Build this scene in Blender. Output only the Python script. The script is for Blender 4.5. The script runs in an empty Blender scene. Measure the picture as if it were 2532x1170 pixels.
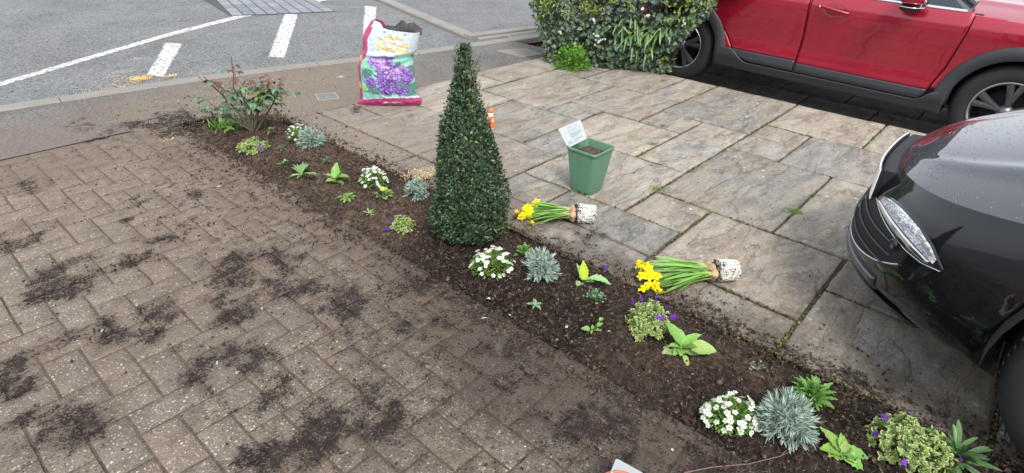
import bpy, math, random
import numpy as np
from mathutils import Vector, Matrix
S = bpy.context.scene
COL = S.collection
rng = np.random.default_rng(7)
random.seed(7)
# ------------------------------------------------------------------ camera
CAM_H = 1.35
PITCH, ROLL, YAW, FPX = math.radians(30.5), math.radians(2.22), math.radians(49.3), 1450.0
def _axes():
    f = np.array([0, math.cos(PITCH), -math.sin(PITCH)]); r = np.array([1., 0, 0]); u = np.cross(r, f)
    r2 = math.cos(ROLL) * r + math.sin(ROLL) * u; u2 = -math.sin(ROLL) * r + math.cos(ROLL) * u
    c, s = math.cos(YAW), math.sin(YAW)
    M = np.array([[c, s, 0], [-s, c, 0], [0, 0, 1]])
    return M @ r2, M @ u2, M @ f
AR, AU, AF = _axes()
cam = bpy.data.cameras.new('camera'); cam.sensor_width = 36; cam.lens = 36 * FPX / 2532
cam.clip_start = .02; cam.clip_end = 2000
camo = bpy.data.objects.new('camera', cam); COL.objects.link(camo); S.camera = camo
camo.matrix_world = Matrix(((AR[0], AU[0], -AF[0], 0), (AR[1], AU[1], -AF[1], 0), (AR[2], AU[2], -AF[2], CAM_H), (0, 0, 0, 1)))
def G(px, py, z=0.0):
    "ground position under a point of the photograph (used once, to measure the place)"
    d = AF * FPX + AR * (px - 1266) - AU * (py - 585); t = (z - CAM_H) / d[2]
    return float(d[0] * t), float(d[1] * t)
# ------------------------------------------------------------------ light
W = bpy.data.worlds.new('World'); S.world = W; W.use_nodes = True
nt = W.node_tree; nt.nodes.clear()
sky = nt.nodes.new('ShaderNodeTexSky'); sky.sky_type = 'NISHITA'; sky.sun_disc = False
SUN_EL, SUN_AZ = math.radians(52), math.radians(215)
sky.sun_elevation = SUN_EL; sky.sun_rotation = SUN_AZ; sky.dust_density = 3; sky.air_density = 1.2
hs = nt.nodes.new('ShaderNodeHueSaturation'); hs.inputs['Saturation'].default_value = .42
bg = nt.nodes.new('ShaderNodeBackground'); bg.inputs['Strength'].default_value = .125
wo = nt.nodes.new('ShaderNodeOutputWorld')
ov = nt.nodes.new('ShaderNodeMix'); ov.data_type = 'RGBA'; ov.inputs[0].default_value = .5; ov.inputs[7].default_value = (6.2, 6.6, 7.3, 1)   # even cloud cover
nt.links.new(sky.outputs[0], hs.inputs['Color']); nt.links.new(hs.outputs[0], ov.inputs[6]); nt.links.new(ov.outputs[2], bg.inputs[0]); nt.links.new(bg.outputs[0], wo.inputs[0])
sl = bpy.data.lights.new('sun', 'SUN'); sl.energy = 1.7; sl.angle = math.radians(16); sl.color = (1, .965, .92)
so = bpy.data.objects.new('sun', sl); COL.objects.link(so)
sd = Vector((math.sin(SUN_AZ) * math.cos(SUN_EL), math.cos(SUN_AZ) * math.cos(SUN_EL), math.sin(SUN_EL)))
so.rotation_euler = (-sd).to_track_quat('-Z', 'Y').to_euler(); so.location = (0, 0, 8)
S.view_settings.view_transform = 'Standard'; S.view_settings.look = 'None'
S.view_settings.exposure = 1.02; S.view_settings.gamma = 1
S.render.engine = 'CYCLES'; S.cycles.use_denoising = True; S.cycles.max_bounces = 8
S.cycles.transparent_max_bounces = 12
# ------------------------------------------------------------------ helpers
def vnoise(x, y, seed=0):
    xi = np.floor(x).astype(np.int64); yi = np.floor(y).astype(np.int64); xf = x - xi; yf = y - yi
    def h(a, b):
        n = (a * 374761393 + b * 668265263 + seed * 974634777) & 0xffffffff
        n = ((n ^ (n >> 13)) * 1274126177) & 0xffffffff
        return ((n ^ (n >> 16)) & 0xffff) / 65535.0
    u = xf * xf * (3 - 2 * xf); v = yf * yf * (3 - 2 * yf)
    return (h(xi, yi) * (1 - u) + h(xi + 1, yi) * u) * (1 - v) + (h(xi, yi + 1) * (1 - u) + h(xi + 1, yi + 1) * u) * v
def fbm(x, y, sc=1.0, octv=4, seed=0, gain=.5):
    x = np.asarray(x, float) * sc; y = np.asarray(y, float) * sc; a = 1.0; t = 0; n = 0
    for k in range(octv):
        t = t + a * vnoise(x, y, seed + k * 17); n += a; a *= gain; x = x * 2.03 + 5.1; y = y * 2.03 + 1.7
    return t / n
def sstep(a, b, x):
    t = np.clip((x - a) / (b - a), 0, 1); return t * t * (3 - 2 * t)
class MB:
    def __init__(s): s.v = []; s.c = []; s.f = []; s.n = 0; s.m = []
    def add(s, V, F, C=(1, 1, 1), mi=0):
        V = np.asarray(V, float).reshape(-1, 3); F = np.asarray(F, int)
        if F.ndim == 1: F = F.reshape(1, -1)
        C = np.asarray(C, float)
        if C.ndim == 1: C = np.tile(C[:3], (len(V), 1))
        s.v.append(V); s.c.append(C[:, :3]); s.f.append(F + s.n); s.m.append(np.full(len(F), mi)); s.n += len(V)
    def grid(s, P, C=(1, 1, 1), closed_u=False, closed_v=False, flip=False, mi=0):
        P = np.asarray(P, float); nu, nv = P.shape[:2]
        a = np.arange(nu if closed_u else nu - 1); b = np.arange(nv if closed_v else nv - 1)
        A, B = np.meshgrid(a, b, indexing='ij'); A2 = (A + 1) % nu; B2 = (B + 1) % nv
        F = np.stack([A * nv + B, A2 * nv + B, A2 * nv + B2, A * nv + B2], -1).reshape(-1, 4)
        if flip: F = F[:, ::-1]
        C = np.asarray(C, float)
        if C.ndim == 3: C = C.reshape(-1, 3)
        s.add(P.reshape(-1, 3), F, C, mi)
    def box(s, x0, x1, y0, y1, z0, z1, C=(1, 1, 1), mi=0):
        V = [(x, y, z) for x in (x0, x1) for y in (y0, y1) for z in (z0, z1)]
        s.add(V, [(0, 1, 3, 2), (4, 6, 7, 5), (0, 4, 5, 1), (2, 3, 7, 6), (0, 2, 6, 4), (1, 5, 7, 3)], C, mi)
    def tube(s, pts, r, n=6, C=(1, 1, 1), cap=True, mi=0):
        pts = np.asarray(pts, float); k = len(pts); r = np.broadcast_to(np.asarray(r, float), (k,))
        T = np.gradient(pts, axis=0); T /= np.linalg.norm(T, axis=1)[:, None] + 1e-9
        ref = np.array([0, 0, 1.]) if abs(T[0, 2]) < .9 else np.array([1., 0, 0])
        N = np.cross(T, ref); N /= np.linalg.norm(N, axis=1)[:, None] + 1e-9; B = np.cross(T, N)
        a = np.linspace(0, 2 * math.pi, n, endpoint=False)
        P = pts[:, None] + r[:, None, None] * (N[:, None] * np.cos(a)[None, :, None] + B[:, None] * np.sin(a)[None, :, None])
        C = np.asarray(C, float)
        if C.ndim == 2: C = np.repeat(C[:, None], n, 1)
        s.grid(P, C, closed_v=True, mi=mi)
        if cap:
            cc = C if C.ndim == 1 else C[0, 0]
            s.add(P[0], [list(range(n))[::-1]], cc, mi); s.add(P[-1], [list(range(n))], cc if C.ndim == 1 else C[-1, 0], mi)
    def lathe(s, prof, n=32, C=(1, 1, 1), center=(0, 0, 0), axis='z', mi=0):
        prof = np.asarray(prof, float); a = np.linspace(0, 2 * math.pi, n, endpoint=False)
        P = np.stack([prof[:, None, 0] * np.cos(a), prof[:, None, 0] * np.sin(a), np.repeat(prof[:, None, 1], n, 1)], -1)
        if axis == 'x': P = P[..., [2, 0, 1]]
        if axis == 'y': P = P[..., [1, 2, 0]]
        s.grid(P + np.array(center), C, closed_v=True, flip=True, mi=mi)
    def stamp(s, T, F, P, D, U, sc, C, mi=0, CT=None):
        "copies template T at points P in frames (side, D, U)"
        T = np.asarray(T, float); F = np.asarray(F, int); P = np.asarray(P, float); N = len(P)
        if N == 0: return
        D, U = frame(D, U); Sd = np.cross(D, U); sc = np.asarray(sc, float)
        sc = np.broadcast_to(sc[:, None] if sc.ndim == 1 else sc, (N, 3))
        Q = T[None] * sc[:, None]
        V = P[:, None] + Sd[:, None] * Q[..., 0:1] + D[:, None] * Q[..., 1:2] + U[:, None] * Q[..., 2:3]
        k = len(T); FF = (F[None] + (np.arange(N) * k)[:, None, None]).reshape(-1, F.shape[1])
        C = np.asarray(C, float)
        C = np.broadcast_to(C, (N, 3)) if C.ndim == 1 else C
        CC = np.repeat(C[:, None], k, 1)
        if CT is not None: CC = CC * np.asarray(CT)[None]
        s.add(V.reshape(-1, 3), FF, CC.reshape(-1, 3), mi)
    def build(s, name, mat, parent=None, smooth=False, loc=None):
        me = bpy.data.meshes.new(name)
        V = np.concatenate(s.v) if s.v else np.zeros((0, 3)); C = np.concatenate(s.c) if s.c else np.zeros((0, 3))
        ls = []; tot = []; mi = []
        for F, m in zip(s.f, s.m): ls.append(F.ravel()); tot.append(np.full(len(F), F.shape[1])); mi.append(m)
        L = np.concatenate(ls); T = np.concatenate(tot); MI = np.concatenate(mi)
        me.vertices.add(len(V)); me.vertices.foreach_set('co', V.ravel())
        me.loops.add(len(L)); me.loops.foreach_set('vertex_index', L)
        me.polygons.add(len(T)); st = np.concatenate([[0], np.cumsum(T)[:-1]])
        me.polygons.foreach_set('loop_start', st); me.polygons.foreach_set('loop_total', T)
        me.polygons.foreach_set('material_index', MI)
        me.polygons.foreach_set('use_smooth', np.full(len(T), bool(smooth)))
        at = me.attributes.new('col', 'FLOAT_COLOR', 'POINT')
        at.data.foreach_set('color', np.concatenate([C, np.ones((len(C), 1))], 1).ravel())
        for m in (mat if isinstance(mat, (list, tuple)) else [mat]): me.materials.append(m)
        me.update(); me.validate()
        o = bpy.data.objects.new(name, me); COL.objects.link(o)
        if parent is not None: o.parent = parent
        if loc is not None: o.location = loc
        return o
def nrm(a): a = np.asarray(a, float); return a / (np.linalg.norm(a, axis=-1, keepdims=True) + 1e-12)
def frame(D, U):
    D = nrm(D); U = np.broadcast_to(np.asarray(U, float), D.shape); U = U - D * (D * U).sum(-1, keepdims=True)
    bad = np.linalg.norm(U, axis=-1) < 1e-3
    if bad.any():
        alt = np.cross(D, np.array([.3, .9, .1])); U = np.where(bad[:, None], alt, U)
    return D, nrm(U)
def rdir(n, r=None): r = r or rng; return nrm(r.normal(size=(n, 3)))
def jit(col, n, a=.15, r=None):
    r = r or rng; c = np.asarray(col, float)[None] * (1 + r.normal(size=(n, 1)) * a) * (1 + r.normal(size=(n, 3)) * a * .3)
    return np.clip(c, 0.003, 1)
def leaves(mb, P, D, U, L, Wd, col, curl=.3, fold=.15, nseg=4, shape='oval', edge=None, cross=3, wave=0., tipcol=None):
    P = np.asarray(P, float); N = len(P); D, U = frame(D, U); Sd = np.cross(D, U)
    L = np.broadcast_to(L, (N,)); Wd = np.broadcast_to(Wd, (N,)); curl = np.broadcast_to(curl, (N,))
    t = np.linspace(0, 1, nseg + 1)
    pr = dict(oval=np.sin(np.pi * np.clip(t, .04, .98)) ** .75, strap=np.minimum(1, (t + .06) * 9) * np.minimum(1, (1.03 - t) * 4) ** .7,
              lance=np.sin(np.pi * np.clip(t, .05, .985) ** .8) ** 1.0, spoon=np.clip(.22 + .95 * sstep(.15, .7, t), 0, 1) * np.minimum(1, (1.04 - t) * 3.6) ** .55,
              ovate=np.sin(np.pi * np.clip(t, .04, .98) ** .72) ** .7)[shape]
    cen = P[:, None] + D[:, None] * (L[:, None] * (t - .25 * np.abs(curl[:, None]) * t ** 2))[..., None] - U[:, None] * (L * curl)[:, None, None] * (t ** 2)[None, :, None]
    xs = np.linspace(-1, 1, cross)
    w = (Wd[:, None] / 2 * pr[None])
    ser = 1 + wave * np.cos(np.arange(nseg + 1) * np.pi)[None, :]
    V = cen[:, :, None] + Sd[:, None, None] * (w[:, :, None, None] * xs[None, None, :, None] * (1 + (ser - 1)[..., None, None] * (np.abs(xs) > .9)[None, None, :, None])) \
        + U[:, None, None] * (w * np.broadcast_to(fold, (N,))[:, None])[:, :, None, None] * (xs ** 2)[None, None, :, None] * 2
    col = np.asarray(col, float); col = np.broadcast_to(col, (N, 3)) if col.ndim == 1 else col
    C = np.broadcast_to(col[:, None, None], V.shape).copy()
    if edge is not None:
        e = np.asarray(edge, float); e = np.broadcast_to(e, (N, 3)) if e.ndim == 1 else e
        m = (np.abs(xs) > .7).astype(float)[None, None, :, None]
        m = np.maximum(m, (t > .93)[None, :, None, None])
        C = C * (1 - m) + e[:, None, None] * m
    if tipcol is not None:
        m = sstep(.55, 1, t)[None, :, None, None]; C = C * (1 - m) + np.asarray(tipcol) * m
    k = (nseg + 1) * cross; A, B = np.meshgrid(np.arange(nseg), np.arange(cross - 1), indexing='ij')
    F = np.stack([A * cross + B, (A + 1) * cross + B, (A + 1) * cross + B + 1, A * cross + B + 1], -1).reshape(-1, 4)
    FF = (F[None] + (np.arange(N) * k)[:, None, None]).reshape(-1, 4)
    mb.add(V.reshape(-1, 3), FF, C.reshape(-1, 3))
def thing(name, label, cat, loc=(0, 0, 0), rz=0, group=None):
    o = bpy.data.objects.new(name, None); COL.objects.link(o); o.location = loc; o.rotation_euler = (0, 0, rz)
    o.empty_display_size = .1; o['label'] = label; o['category'] = cat
    if group: o['group'] = group
    return o
def tag(o, label, cat, group=None, kind=None):
    if label: o['label'] = label
    if cat: o['category'] = cat
    if group: o['group'] = group
    if kind: o['kind'] = kind
    return o
def struct(o, label=None, cat=None, kind='structure'):
    o['kind'] = kind
    if label: o['label'] = label
    if cat: o['category'] = cat
    return o
# ------------------------------------------------------------------ materials
class NG:
    def __init__(s, name):
        s.m = bpy.data.materials.new(name); s.m.use_nodes = True; s.t = s.m.node_tree; s.t.nodes.clear()
        s.out = s.n('ShaderNodeOutputMaterial'); s.b = s.n('ShaderNodeBsdfPrincipled'); s.l(s.b.outputs[0], s.out.inputs[0])
        s.co = s.n('ShaderNodeTexCoord').outputs['Object']
    def n(s, t, **k):
        x = s.t.nodes.new(t)
        for a, b in k.items():
            if a in x.inputs.keys() if isinstance(a, str) else False: x.inputs[a].default_value = b
            else: setattr(x, a, b)
        return x
    def l(s, a, b): s.t.links.new(a, b)
    def val(s, sock, v):
        if hasattr(v, 'is_linked') or isinstance(v, bpy.types.NodeSocket): s.l(v, sock)
        else: sock.default_value = v if not isinstance(v, (tuple, list)) or len(v) != 3 or sock.type != 'RGBA' else (*v, 1)
    def noise(s, sc, det=4, rough=.55, dist=0, vec=None, off=None, out='Fac'):
        x = s.n('ShaderNodeTexNoise'); x.inputs['Scale'].default_value = sc; x.inputs['Detail'].default_value = det
        x.inputs['Roughness'].default_value = rough; x.inputs['Distortion'].default_value = dist
        s.l(vec or s.co, x.inputs['Vector']); return x.outputs[out]
    def voro(s, sc, feat='F1', out='Distance', vec=None, rnd=1.0):
        x = s.n('ShaderNodeTexVoronoi'); x.feature = feat; x.inputs['Scale'].default_value = sc; x.inputs['Randomness'].default_value = rnd
        s.l(vec or s.co, x.inputs['Vector']); return x.outputs[out]
    def ramp(s, fac, stops, interp='LINEAR'):
        x = s.n('ShaderNodeValToRGB'); x.color_ramp.interpolation = interp; e = x.color_ramp.elements
        while len(e) < len(stops): e.new(.5)
        for q, (p, c) in zip(e, stops): q.position = p; q.color = (c, c, c, 1) if isinstance(c, (int, float)) else (*c, 1)
        s.l(fac, x.inputs[0]); return x.outputs[0]
    def mix(s, fac, a, b, mode='MIX'):
        x = s.n('ShaderNodeMix'); x.data_type = 'RGBA'; x.blend_type = mode
        s.val(x.inputs[0], fac); s.val(x.inputs[6], a); s.val(x.inputs[7], b); return x.outputs[2]
    def math(s, op, a, b=0., c=None, clamp=False):
        x = s.n('ShaderNodeMath'); x.operation = op; x.use_clamp = clamp
        s.val(x.inputs[0], a); s.val(x.inputs[1], b)
        if c is not None: s.val(x.inputs[2], c)
        return x.outputs[0]
    def smooth(s, a, b, v):
        x = s.n('ShaderNodeMapRange'); x.interpolation_type = 'SMOOTHSTEP'
        s.val(x.inputs[0], v); s.val(x.inputs[1], a); s.val(x.inputs[2], b); return x.outputs[0]
    def attr(s, name='col'):
        x = s.n('ShaderNodeAttribute'); x.attribute_name = name; return x.outputs['Color']
    def sep(s, c):
        x = s.n('ShaderNodeSeparateColor'); s.l(c, x.inputs[0]); return x.outputs
    def bump(s, h, strength=.5, dist=.01):
        x = s.n('ShaderNodeBump'); x.inputs['Strength'].default_value = strength; x.inputs['Distance'].default_value = dist
        s.l(h, x.inputs['Height']); s.l(x.outputs[0], s.b.inputs['Normal']); return x
    def mapping(s, scale=(1, 1, 1), rot=(0, 0, 0), vec=None):
        x = s.n('ShaderNodeMapping'); x.inputs['Scale'].default_value = scale; x.inputs['Rotation'].default_value = rot
        s.l(vec or s.co, x.inputs[0]); return x.outputs[0]
    def fin(s, col=None, rough=None, metal=None, spec=None, coat=None):
        if col is not None: s.val(s.b.inputs['Base Color'], col)
        if rough is not None: s.val(s.b.inputs['Roughness'], rough)
        if metal is not None: s.val(s.b.inputs['Metallic'], metal)
        if spec is not None: s.val(s.b.inputs['Specular IOR Level'], spec)
        if coat is not None: s.b.inputs['Coat Weight'].default_value = coat; s.b.inputs['Coat Roughness'].default_value = .04
        return s.m
def soilcol(g):
    a = g.noise(38, 5, .7); b = g.noise(210, 4, .7); c = g.noise(5, 3)
    base = g.ramp(a, [(.3, (.017, .013, .011)), (.5, (.036, .0275, .022)), (.72, (.080, .062, .049))])
    base = g.mix(g.smooth(.45, .75, c), base, (.085, .058, .041), 'MIX') if False else base
    lum = g.ramp(g.noise(75, 5, .8, .6), [(.32, .45), (.5, 1.), (.68, 1.75)]); base = g.mix(1., base, lum, 'MULTIPLY')
    fib = g.smooth(.56, .72, b)
    return g.mix(g.math('MULTIPLY', fib, .55), base, (.15, .115, .088))
def mat_plain(name, col, rough=.6, metal=0, coat=None, nsc=40, amt=.15, bump=0., spec=None, attr=False):
    g = NG(name); n = g.noise(nsc, 4)
    base = g.attr() if attr else g.mix(0., col, col)
    c = g.mix(1., base, g.ramp(n, [(.25, 1 - amt), (.75, 1 + amt)]), 'MULTIPLY')
    if bump: g.bump(n, bump, .003)
    return g.fin(c, rough, metal, spec, coat)
# leaves: colour comes from the mesh, with translucency
def mat_leaf(name, rough=.45, trans=.25, spec=.5, bumps=.25):
    g = NG(name); n = g.noise(180, 3); c = g.mix(1., g.attr(), g.ramp(n, [(.25, .8), (.75, 1.2)]), 'MULTIPLY')
    g.bump(g.noise(300, 2), bumps, .002)
    g.fin(c, rough, 0, spec)
    tr = g.n('ShaderNodeBsdfTranslucent'); g.l(g.mix(1., c, (1.1, 1.25, .6), 'MULTIPLY'), tr.inputs[0])
    mx = g.n('ShaderNodeMixShader'); mx.inputs[0].default_value = trans
    g.l(g.b.outputs[0], mx.inputs[1]); g.l(tr.outputs[0], mx.inputs[2]); g.l(mx.outputs[0], g.out.inputs[0])
    return g.m
M = {}
M['leaf'] = mat_leaf('leaf'); M['gloss'] = mat_leaf('glossy_leaf', .42, .12, .4); M['petal'] = mat_leaf('petal', .6, .3, .3, .05)
M['felt'] = mat_leaf('felted_leaf', .85, .15, .2)
M['bark'] = mat_plain('bark', (.1, .07, .05), .85, nsc=120, amt=.4, bump=.6, attr=True)
# ================================================================== GROUND
BX0, BX1, BY1 = 1.28, 1.80, 3.82          # planting strip between block paving and flags
# spilled soil: photo point, radius (m), strength
BL = [(430, 497, .10, .8), (420, 590, .15, .8), (612, 662, .17, 1.0), (320, 660, .10, .7), (372, 470, .05, .5), (330, 800, .13, .95), (250, 860, .07, .6),
      (500, 890, .14, .95), (590, 935, .12, .9), (560, 760, .10, .8), (800, 745, .15, .9), (700, 720, .12, .6), (800, 1060, .14, 1.0), (880, 1010, .10, .95), (620, 1140, .09, 1.0),
      (700, 1120, .07, .7), (260, 500, .05, .5), (310, 530, .04, .6), (960, 790, .14, .5), (1010, 700, .15, .6), (1120, 770, .14, .7), (1230, 850, .14, .6),
      (1120, 900, .16, .45), (1330, 950, .15, .6), (1480, 1040, .14, .7), (1600, 1090, .13, .75), (1700, 1130, .13, .8), (1000, 900, .12, .3), (900, 640, .12, .35),
      (2065, 930, .06, 1.0), (1990, 890, .05, .6), (1850, 840, .12, .4), (1760, 760, .14, .45), (1950, 870, .08, .4), (1450, 600, .12, .6), (1320, 600, .08, .7), (1270, 560, .08, .45),
      (2200, 1010, .1, .3), (2050, 880, .1, .3), (1600, 640, .1, .3), (860, 370, .15, .45), (950, 380, .2, .35), (1000, 450, .15, .3), (820, 320, .15, .4),
      (1000, 285, .14, .55), (900, 275, .12, .5), (1010, 300, .08, .5), (260, 310, .22, .9), (380, 300, .25, .9), (470, 285, .2, .9), (520, 300, .2, .9), (230, 300, .2, .8),
      (440, 320, .2, .8), (300, 350, .14, .5), (520, 350, .16, .5), (600, 250, .22, .45), (420, 250, .3, .4), (700, 262, .2, .3), (520, 215, .3, .3), (330, 230, .3, .3),
      (680, 400, .12, .5), (620, 430, .12, .35), (740, 480, .12, .4), (830, 540, .1, .45), (900, 590, .1, .45), (980, 640, .1, .5), (1060, 690, .1, .7),
      (150, 700, .12, .8), (80, 900, .12, .8), (30, 600, .15, .7), (120, 1080, .1, .9), (100, 450, .15, .5), (2400, 1130, .1, .5)]
BLW = np.array([(*G(a, b), r, s) for a, b, r, s in BL])
def dirt(x, y):
    x = np.asarray(x, float); y = np.asarray(y, float)
    wx = x + (fbm(x, y, 5, 4, 3) - .5) * .30; wy = y + (fbm(x, y, 5, 4, 9) - .5) * .30
    d = np.zeros_like(x); md = .42 + .95 * sstep(.30, .66, fbm(x, y, 11, 5, 23))
    for bx, by, r, s in BLW:
        d = np.maximum(d, s * 1.42 * np.exp(-(((wx - bx) ** 2 + (wy - by) ** 2) / (r * r)) * .75))
    d = d * md * .92 + .06
    inside = (wy < BY1 + .2) & (wy > -6)
    dl = np.where(wx < 1.5, np.clip(BX0 - wx, 0, 9), 9); dr = np.where(wx >= 1.5, np.clip(wx - BX1, 0, 9), 9)
    pr = np.maximum(.85 * np.exp(-(dl / .26) ** 1.2), .75 * np.exp(-(dr / .17) ** 1.2))
    pr = np.maximum(pr, .62 * np.exp(-(dl / 1.1) ** 2)); pr = np.maximum(pr, .42 * np.exp(-(dr / .6) ** 2))
    d = np.maximum(d, pr * inside)
    fw = (y > 3.55) * sstep(2.9, 1.2, x) * sstep(5.1, 4.3, y); d = np.maximum(d, fw * (.20 + .45 * fbm(x, y, 3.5, 4, 61)))
    d = np.maximum(d, sstep(2.6, 3.9, y) * (x < 1.5) * (y < 4) * .42); d = d + .16 * (fbm(x, y, 1.6, 3, 71) - .35)
    return np.clip(d, 0, 1)
def film(x, y):
    x = np.asarray(x, float); y = np.asarray(y, float); wx = x + (fbm(x, y, 3, 4, 103) - .5) * .5
    dl = np.where(wx < 1.5, np.clip(BX0 - wx, 0, 9), 9); dr = np.where(wx >= 1.5, np.clip(wx - BX1, 0, 9), 9); ok = (y < 4.2) & (y > -6)
    f = np.maximum(.98 * np.exp(-(dl / .42) ** 2), .60 * np.exp(-(dl / 1.3) ** 2)); far = sstep(1.4, 2.4, y)
    f = np.maximum(f, .85 * np.exp(-(dr / (.26 + .75 * far)) ** 2)); f = np.maximum(f * ok, dirt(x, y) * .9); f = np.maximum(f, (y > 3.5) * sstep(5.3, 4.3, y) * sstep(4.2, 2.4, x) * .72); f = np.maximum(f, (x > BX1) * (y < 3.6) * .24)
    return np.clip(f + .35 * (fbm(x, y, 2.2, 4, 107) - .5), 0, 1)
def mat_dirty(name, base_fn, bump_fn, rough=.85, film=(.118, .086, .065), amount=1.0):
    g = NG(name); at = g.sep(g.attr()); tint, dr = at[0], at[1]
    base = base_fn(g, tint, g.math('FRACT', g.math('MULTIPLY', tint, 7.31)))
    n1 = g.noise(22, 6, .75); n2 = g.noise(130, 4, .75)
    n = g.math('ADD', g.math('MULTIPLY', n1, .5), g.math('MULTIPLY', n2, .5))
    # thin smear of soil, then clotted soil
    q = g.math('ADD', dr, g.math('MULTIPLY', g.math('SUBTRACT', n, .5), 2.8))
    q = g.math('ADD', dr, g.math('MULTIPLY', g.math('SUBTRACT', n, .5), 4.2))
    film_m = g.math('MULTIPLY', g.smooth(.10, .85, g.math('ADD', at[2], g.math('MULTIPLY', g.math('SUBTRACT', n, .5), 1.9))), .86 * amount)
    clot = g.smooth(.78, 1.02, q); yy = g.n('ShaderNodeSeparateXYZ'); g.l(g.co, yy.inputs[0]); dry = g.smooth(.8, 2.8, yy.outputs[1])
    c = g.mix(film_m, base, g.mix(1., g.mix(dry, tuple(v * .50 for v in film), tuple(v * 1.32 for v in film)), g.ramp(g.noise(60, 5, .75), [(.3, .72), (.7, 1.3)]), 'MULTIPLY')); c = g.mix(clot, c, g.mix(1., soilcol(g), (.62, .56, .60), 'MULTIPLY'))
    h = bump_fn(g); h = g.math('ADD', h, g.math('MULTIPLY', clot, g.math('MULTIPLY', n2, 1.8)))
    g.bump(h, .8, .004)
    return g.fin(c, rough, 0, .3)
# --- block paving with exposed aggregate
def _pav(g, tint, hue):
    v = g.voro(150, 'F1', 'Color'); vs = g.sep(v); dist = g.voro(150, 'F1', 'Distance')
    n = g.noise(9, 4); big = g.noise(420, 3, .7)
    base = g.mix(hue, (.215, .175, .135), (.190, .168, .138)); base = g.mix(g.math('MULTIPLY', tint, .4), base, (.25, .185, .14))
    base = g.mix(1., base, g.ramp(n, [(.3, .72), (.7, 1.2)]), 'MULTIPLY')
    base = g.mix(1., base, g.ramp(big, [(.3, .62), (.7, 1.35)]), 'MULTIPLY')
    peb = g.math('MULTIPLY', g.smooth(.62, .74, vs[0]), g.smooth(.46, .30, dist))
    c = g.mix(peb, base, g.ramp(vs[1], [(0, (.30, .25, .20)), (.4, (.42, .37, .31)), (.8, (.55, .52, .47)), (1, (.36, .23, .16))]))
    v2 = g.sep(g.voro(85, 'F1', 'Color')); d2 = g.voro(85, 'F1', 'Distance')
    peb2 = g.math('MULTIPLY', g.smooth(.86, .9, v2[0]), g.smooth(.34, .26, d2))
    c = g.mix(peb2, c, g.ramp(v2[1], [(0, (.62, .57, .50)), (.7, (.55, .47, .37)), (1, (.5, .3, .2))]))
    dk = g.math('MULTIPLY', g.smooth(.25, .16, vs[2]), g.smooth(.5, .35, dist))
    return g.mix(g.math('MULTIPLY', dk, .7), c, (.05, .042, .038))
def _pavb(g):
    return g.math('ADD', g.math('MULTIPLY', g.voro(150, 'F1', 'Distance'), -1.2), g.math('MULTIPLY', g.noise(420, 3, .7), 1.2))
M['paver'] = mat_dirty('exposed_aggregate_block', _pav, _pavb)
# --- riven sandstone
def _flag(g, tint, hue):
    mp = g.mapping((1, 1, 1)); dn = g.noise(4, 3, .6)
    mv = g.mapping((.55, 1.5, 1), (0, 0, .5)); strata = g.noise(2.6, 9, .60, .35, mv); lay = g.math('FRACT', g.math('MULTIPLY', strata, 6.0))
    st2 = g.noise(7, 8, .78, .2, mv); fine = g.noise(90, 5, .75); sp = g.noise(260, 3, .7)
    warm = g.smooth(.33, .60, g.math('ADD', g.math('MULTIPLY', hue, .22), g.math('MULTIPLY', g.noise(3.1, 4, .6), .78)))
    grey = g.mix(g.smooth(.3, .7, st2), (.150, .145, .130), (.325, .308, .272)); pink = g.mix(g.smooth(.3, .7, st2), (.178, .150, .116), (.375, .315, .245))
    base = g.mix(warm, grey, pink)
    base = g.mix(g.math('MULTIPLY', g.smooth(.48, .62, lay), .22), base, (.36, .345, .31))
    base = g.mix(g.math('MULTIPLY', g.smooth(.10, .02, lay), .30), base, (.10, .088, .075))
    base = g.mix(1., base, g.ramp(tint, [(0, .82), (1, 1.12)]), 'MULTIPLY')
    base = g.mix(1., base, g.ramp(fine, [(.3, .68), (.7, 1.28)]), 'MULTIPLY')
    base = g.mix(1., base, g.ramp(sp, [(.3, .75), (.7, 1.22)]), 'MULTIPLY')
    al = g.smooth(.60, .74, g.noise(3.6, 5, .7)); base = g.mix(g.math('MULTIPLY', al, .35), base, (.12, .115, .075))
    # white lichen spots
    v = g.voro(24, 'F1', 'Distance', vec=None); vc = g.sep(g.voro(24, 'F1', 'Color'))
    li = g.math('MULTIPLY', g.math('MULTIPLY', g.smooth(.80, .86, vc[0]), g.smooth(.5, .6, g.noise(1.6, 3))), g.smooth(.26, .17, g.math('ADD', v, g.math('MULTIPLY', g.math('SUBTRACT', fine, .5), .5))))
    return g.mix(g.math('MULTIPLY', li, .8), base, (.55, .54, .50))
def _flagb(g):
    s = g.noise(2.6, 9, .60, .35, g.mapping((.55, 1.5, 1), (0, 0, .5))); lay = g.smooth(.0, .14, g.math('FRACT', g.math('MULTIPLY', s, 6.0)))
    return g.math('ADD', g.math('ADD', g.math('MULTIPLY', lay, .9), g.math('MULTIPLY', g.noise(14, 8, .7), 2.2)), g.math('MULTIPLY', g.noise(200, 3, .7), .5))
M['flag'] = mat_dirty('riven_sandstone', _flag, _flagb, .8, (.125, .098, .076), .85)
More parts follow.
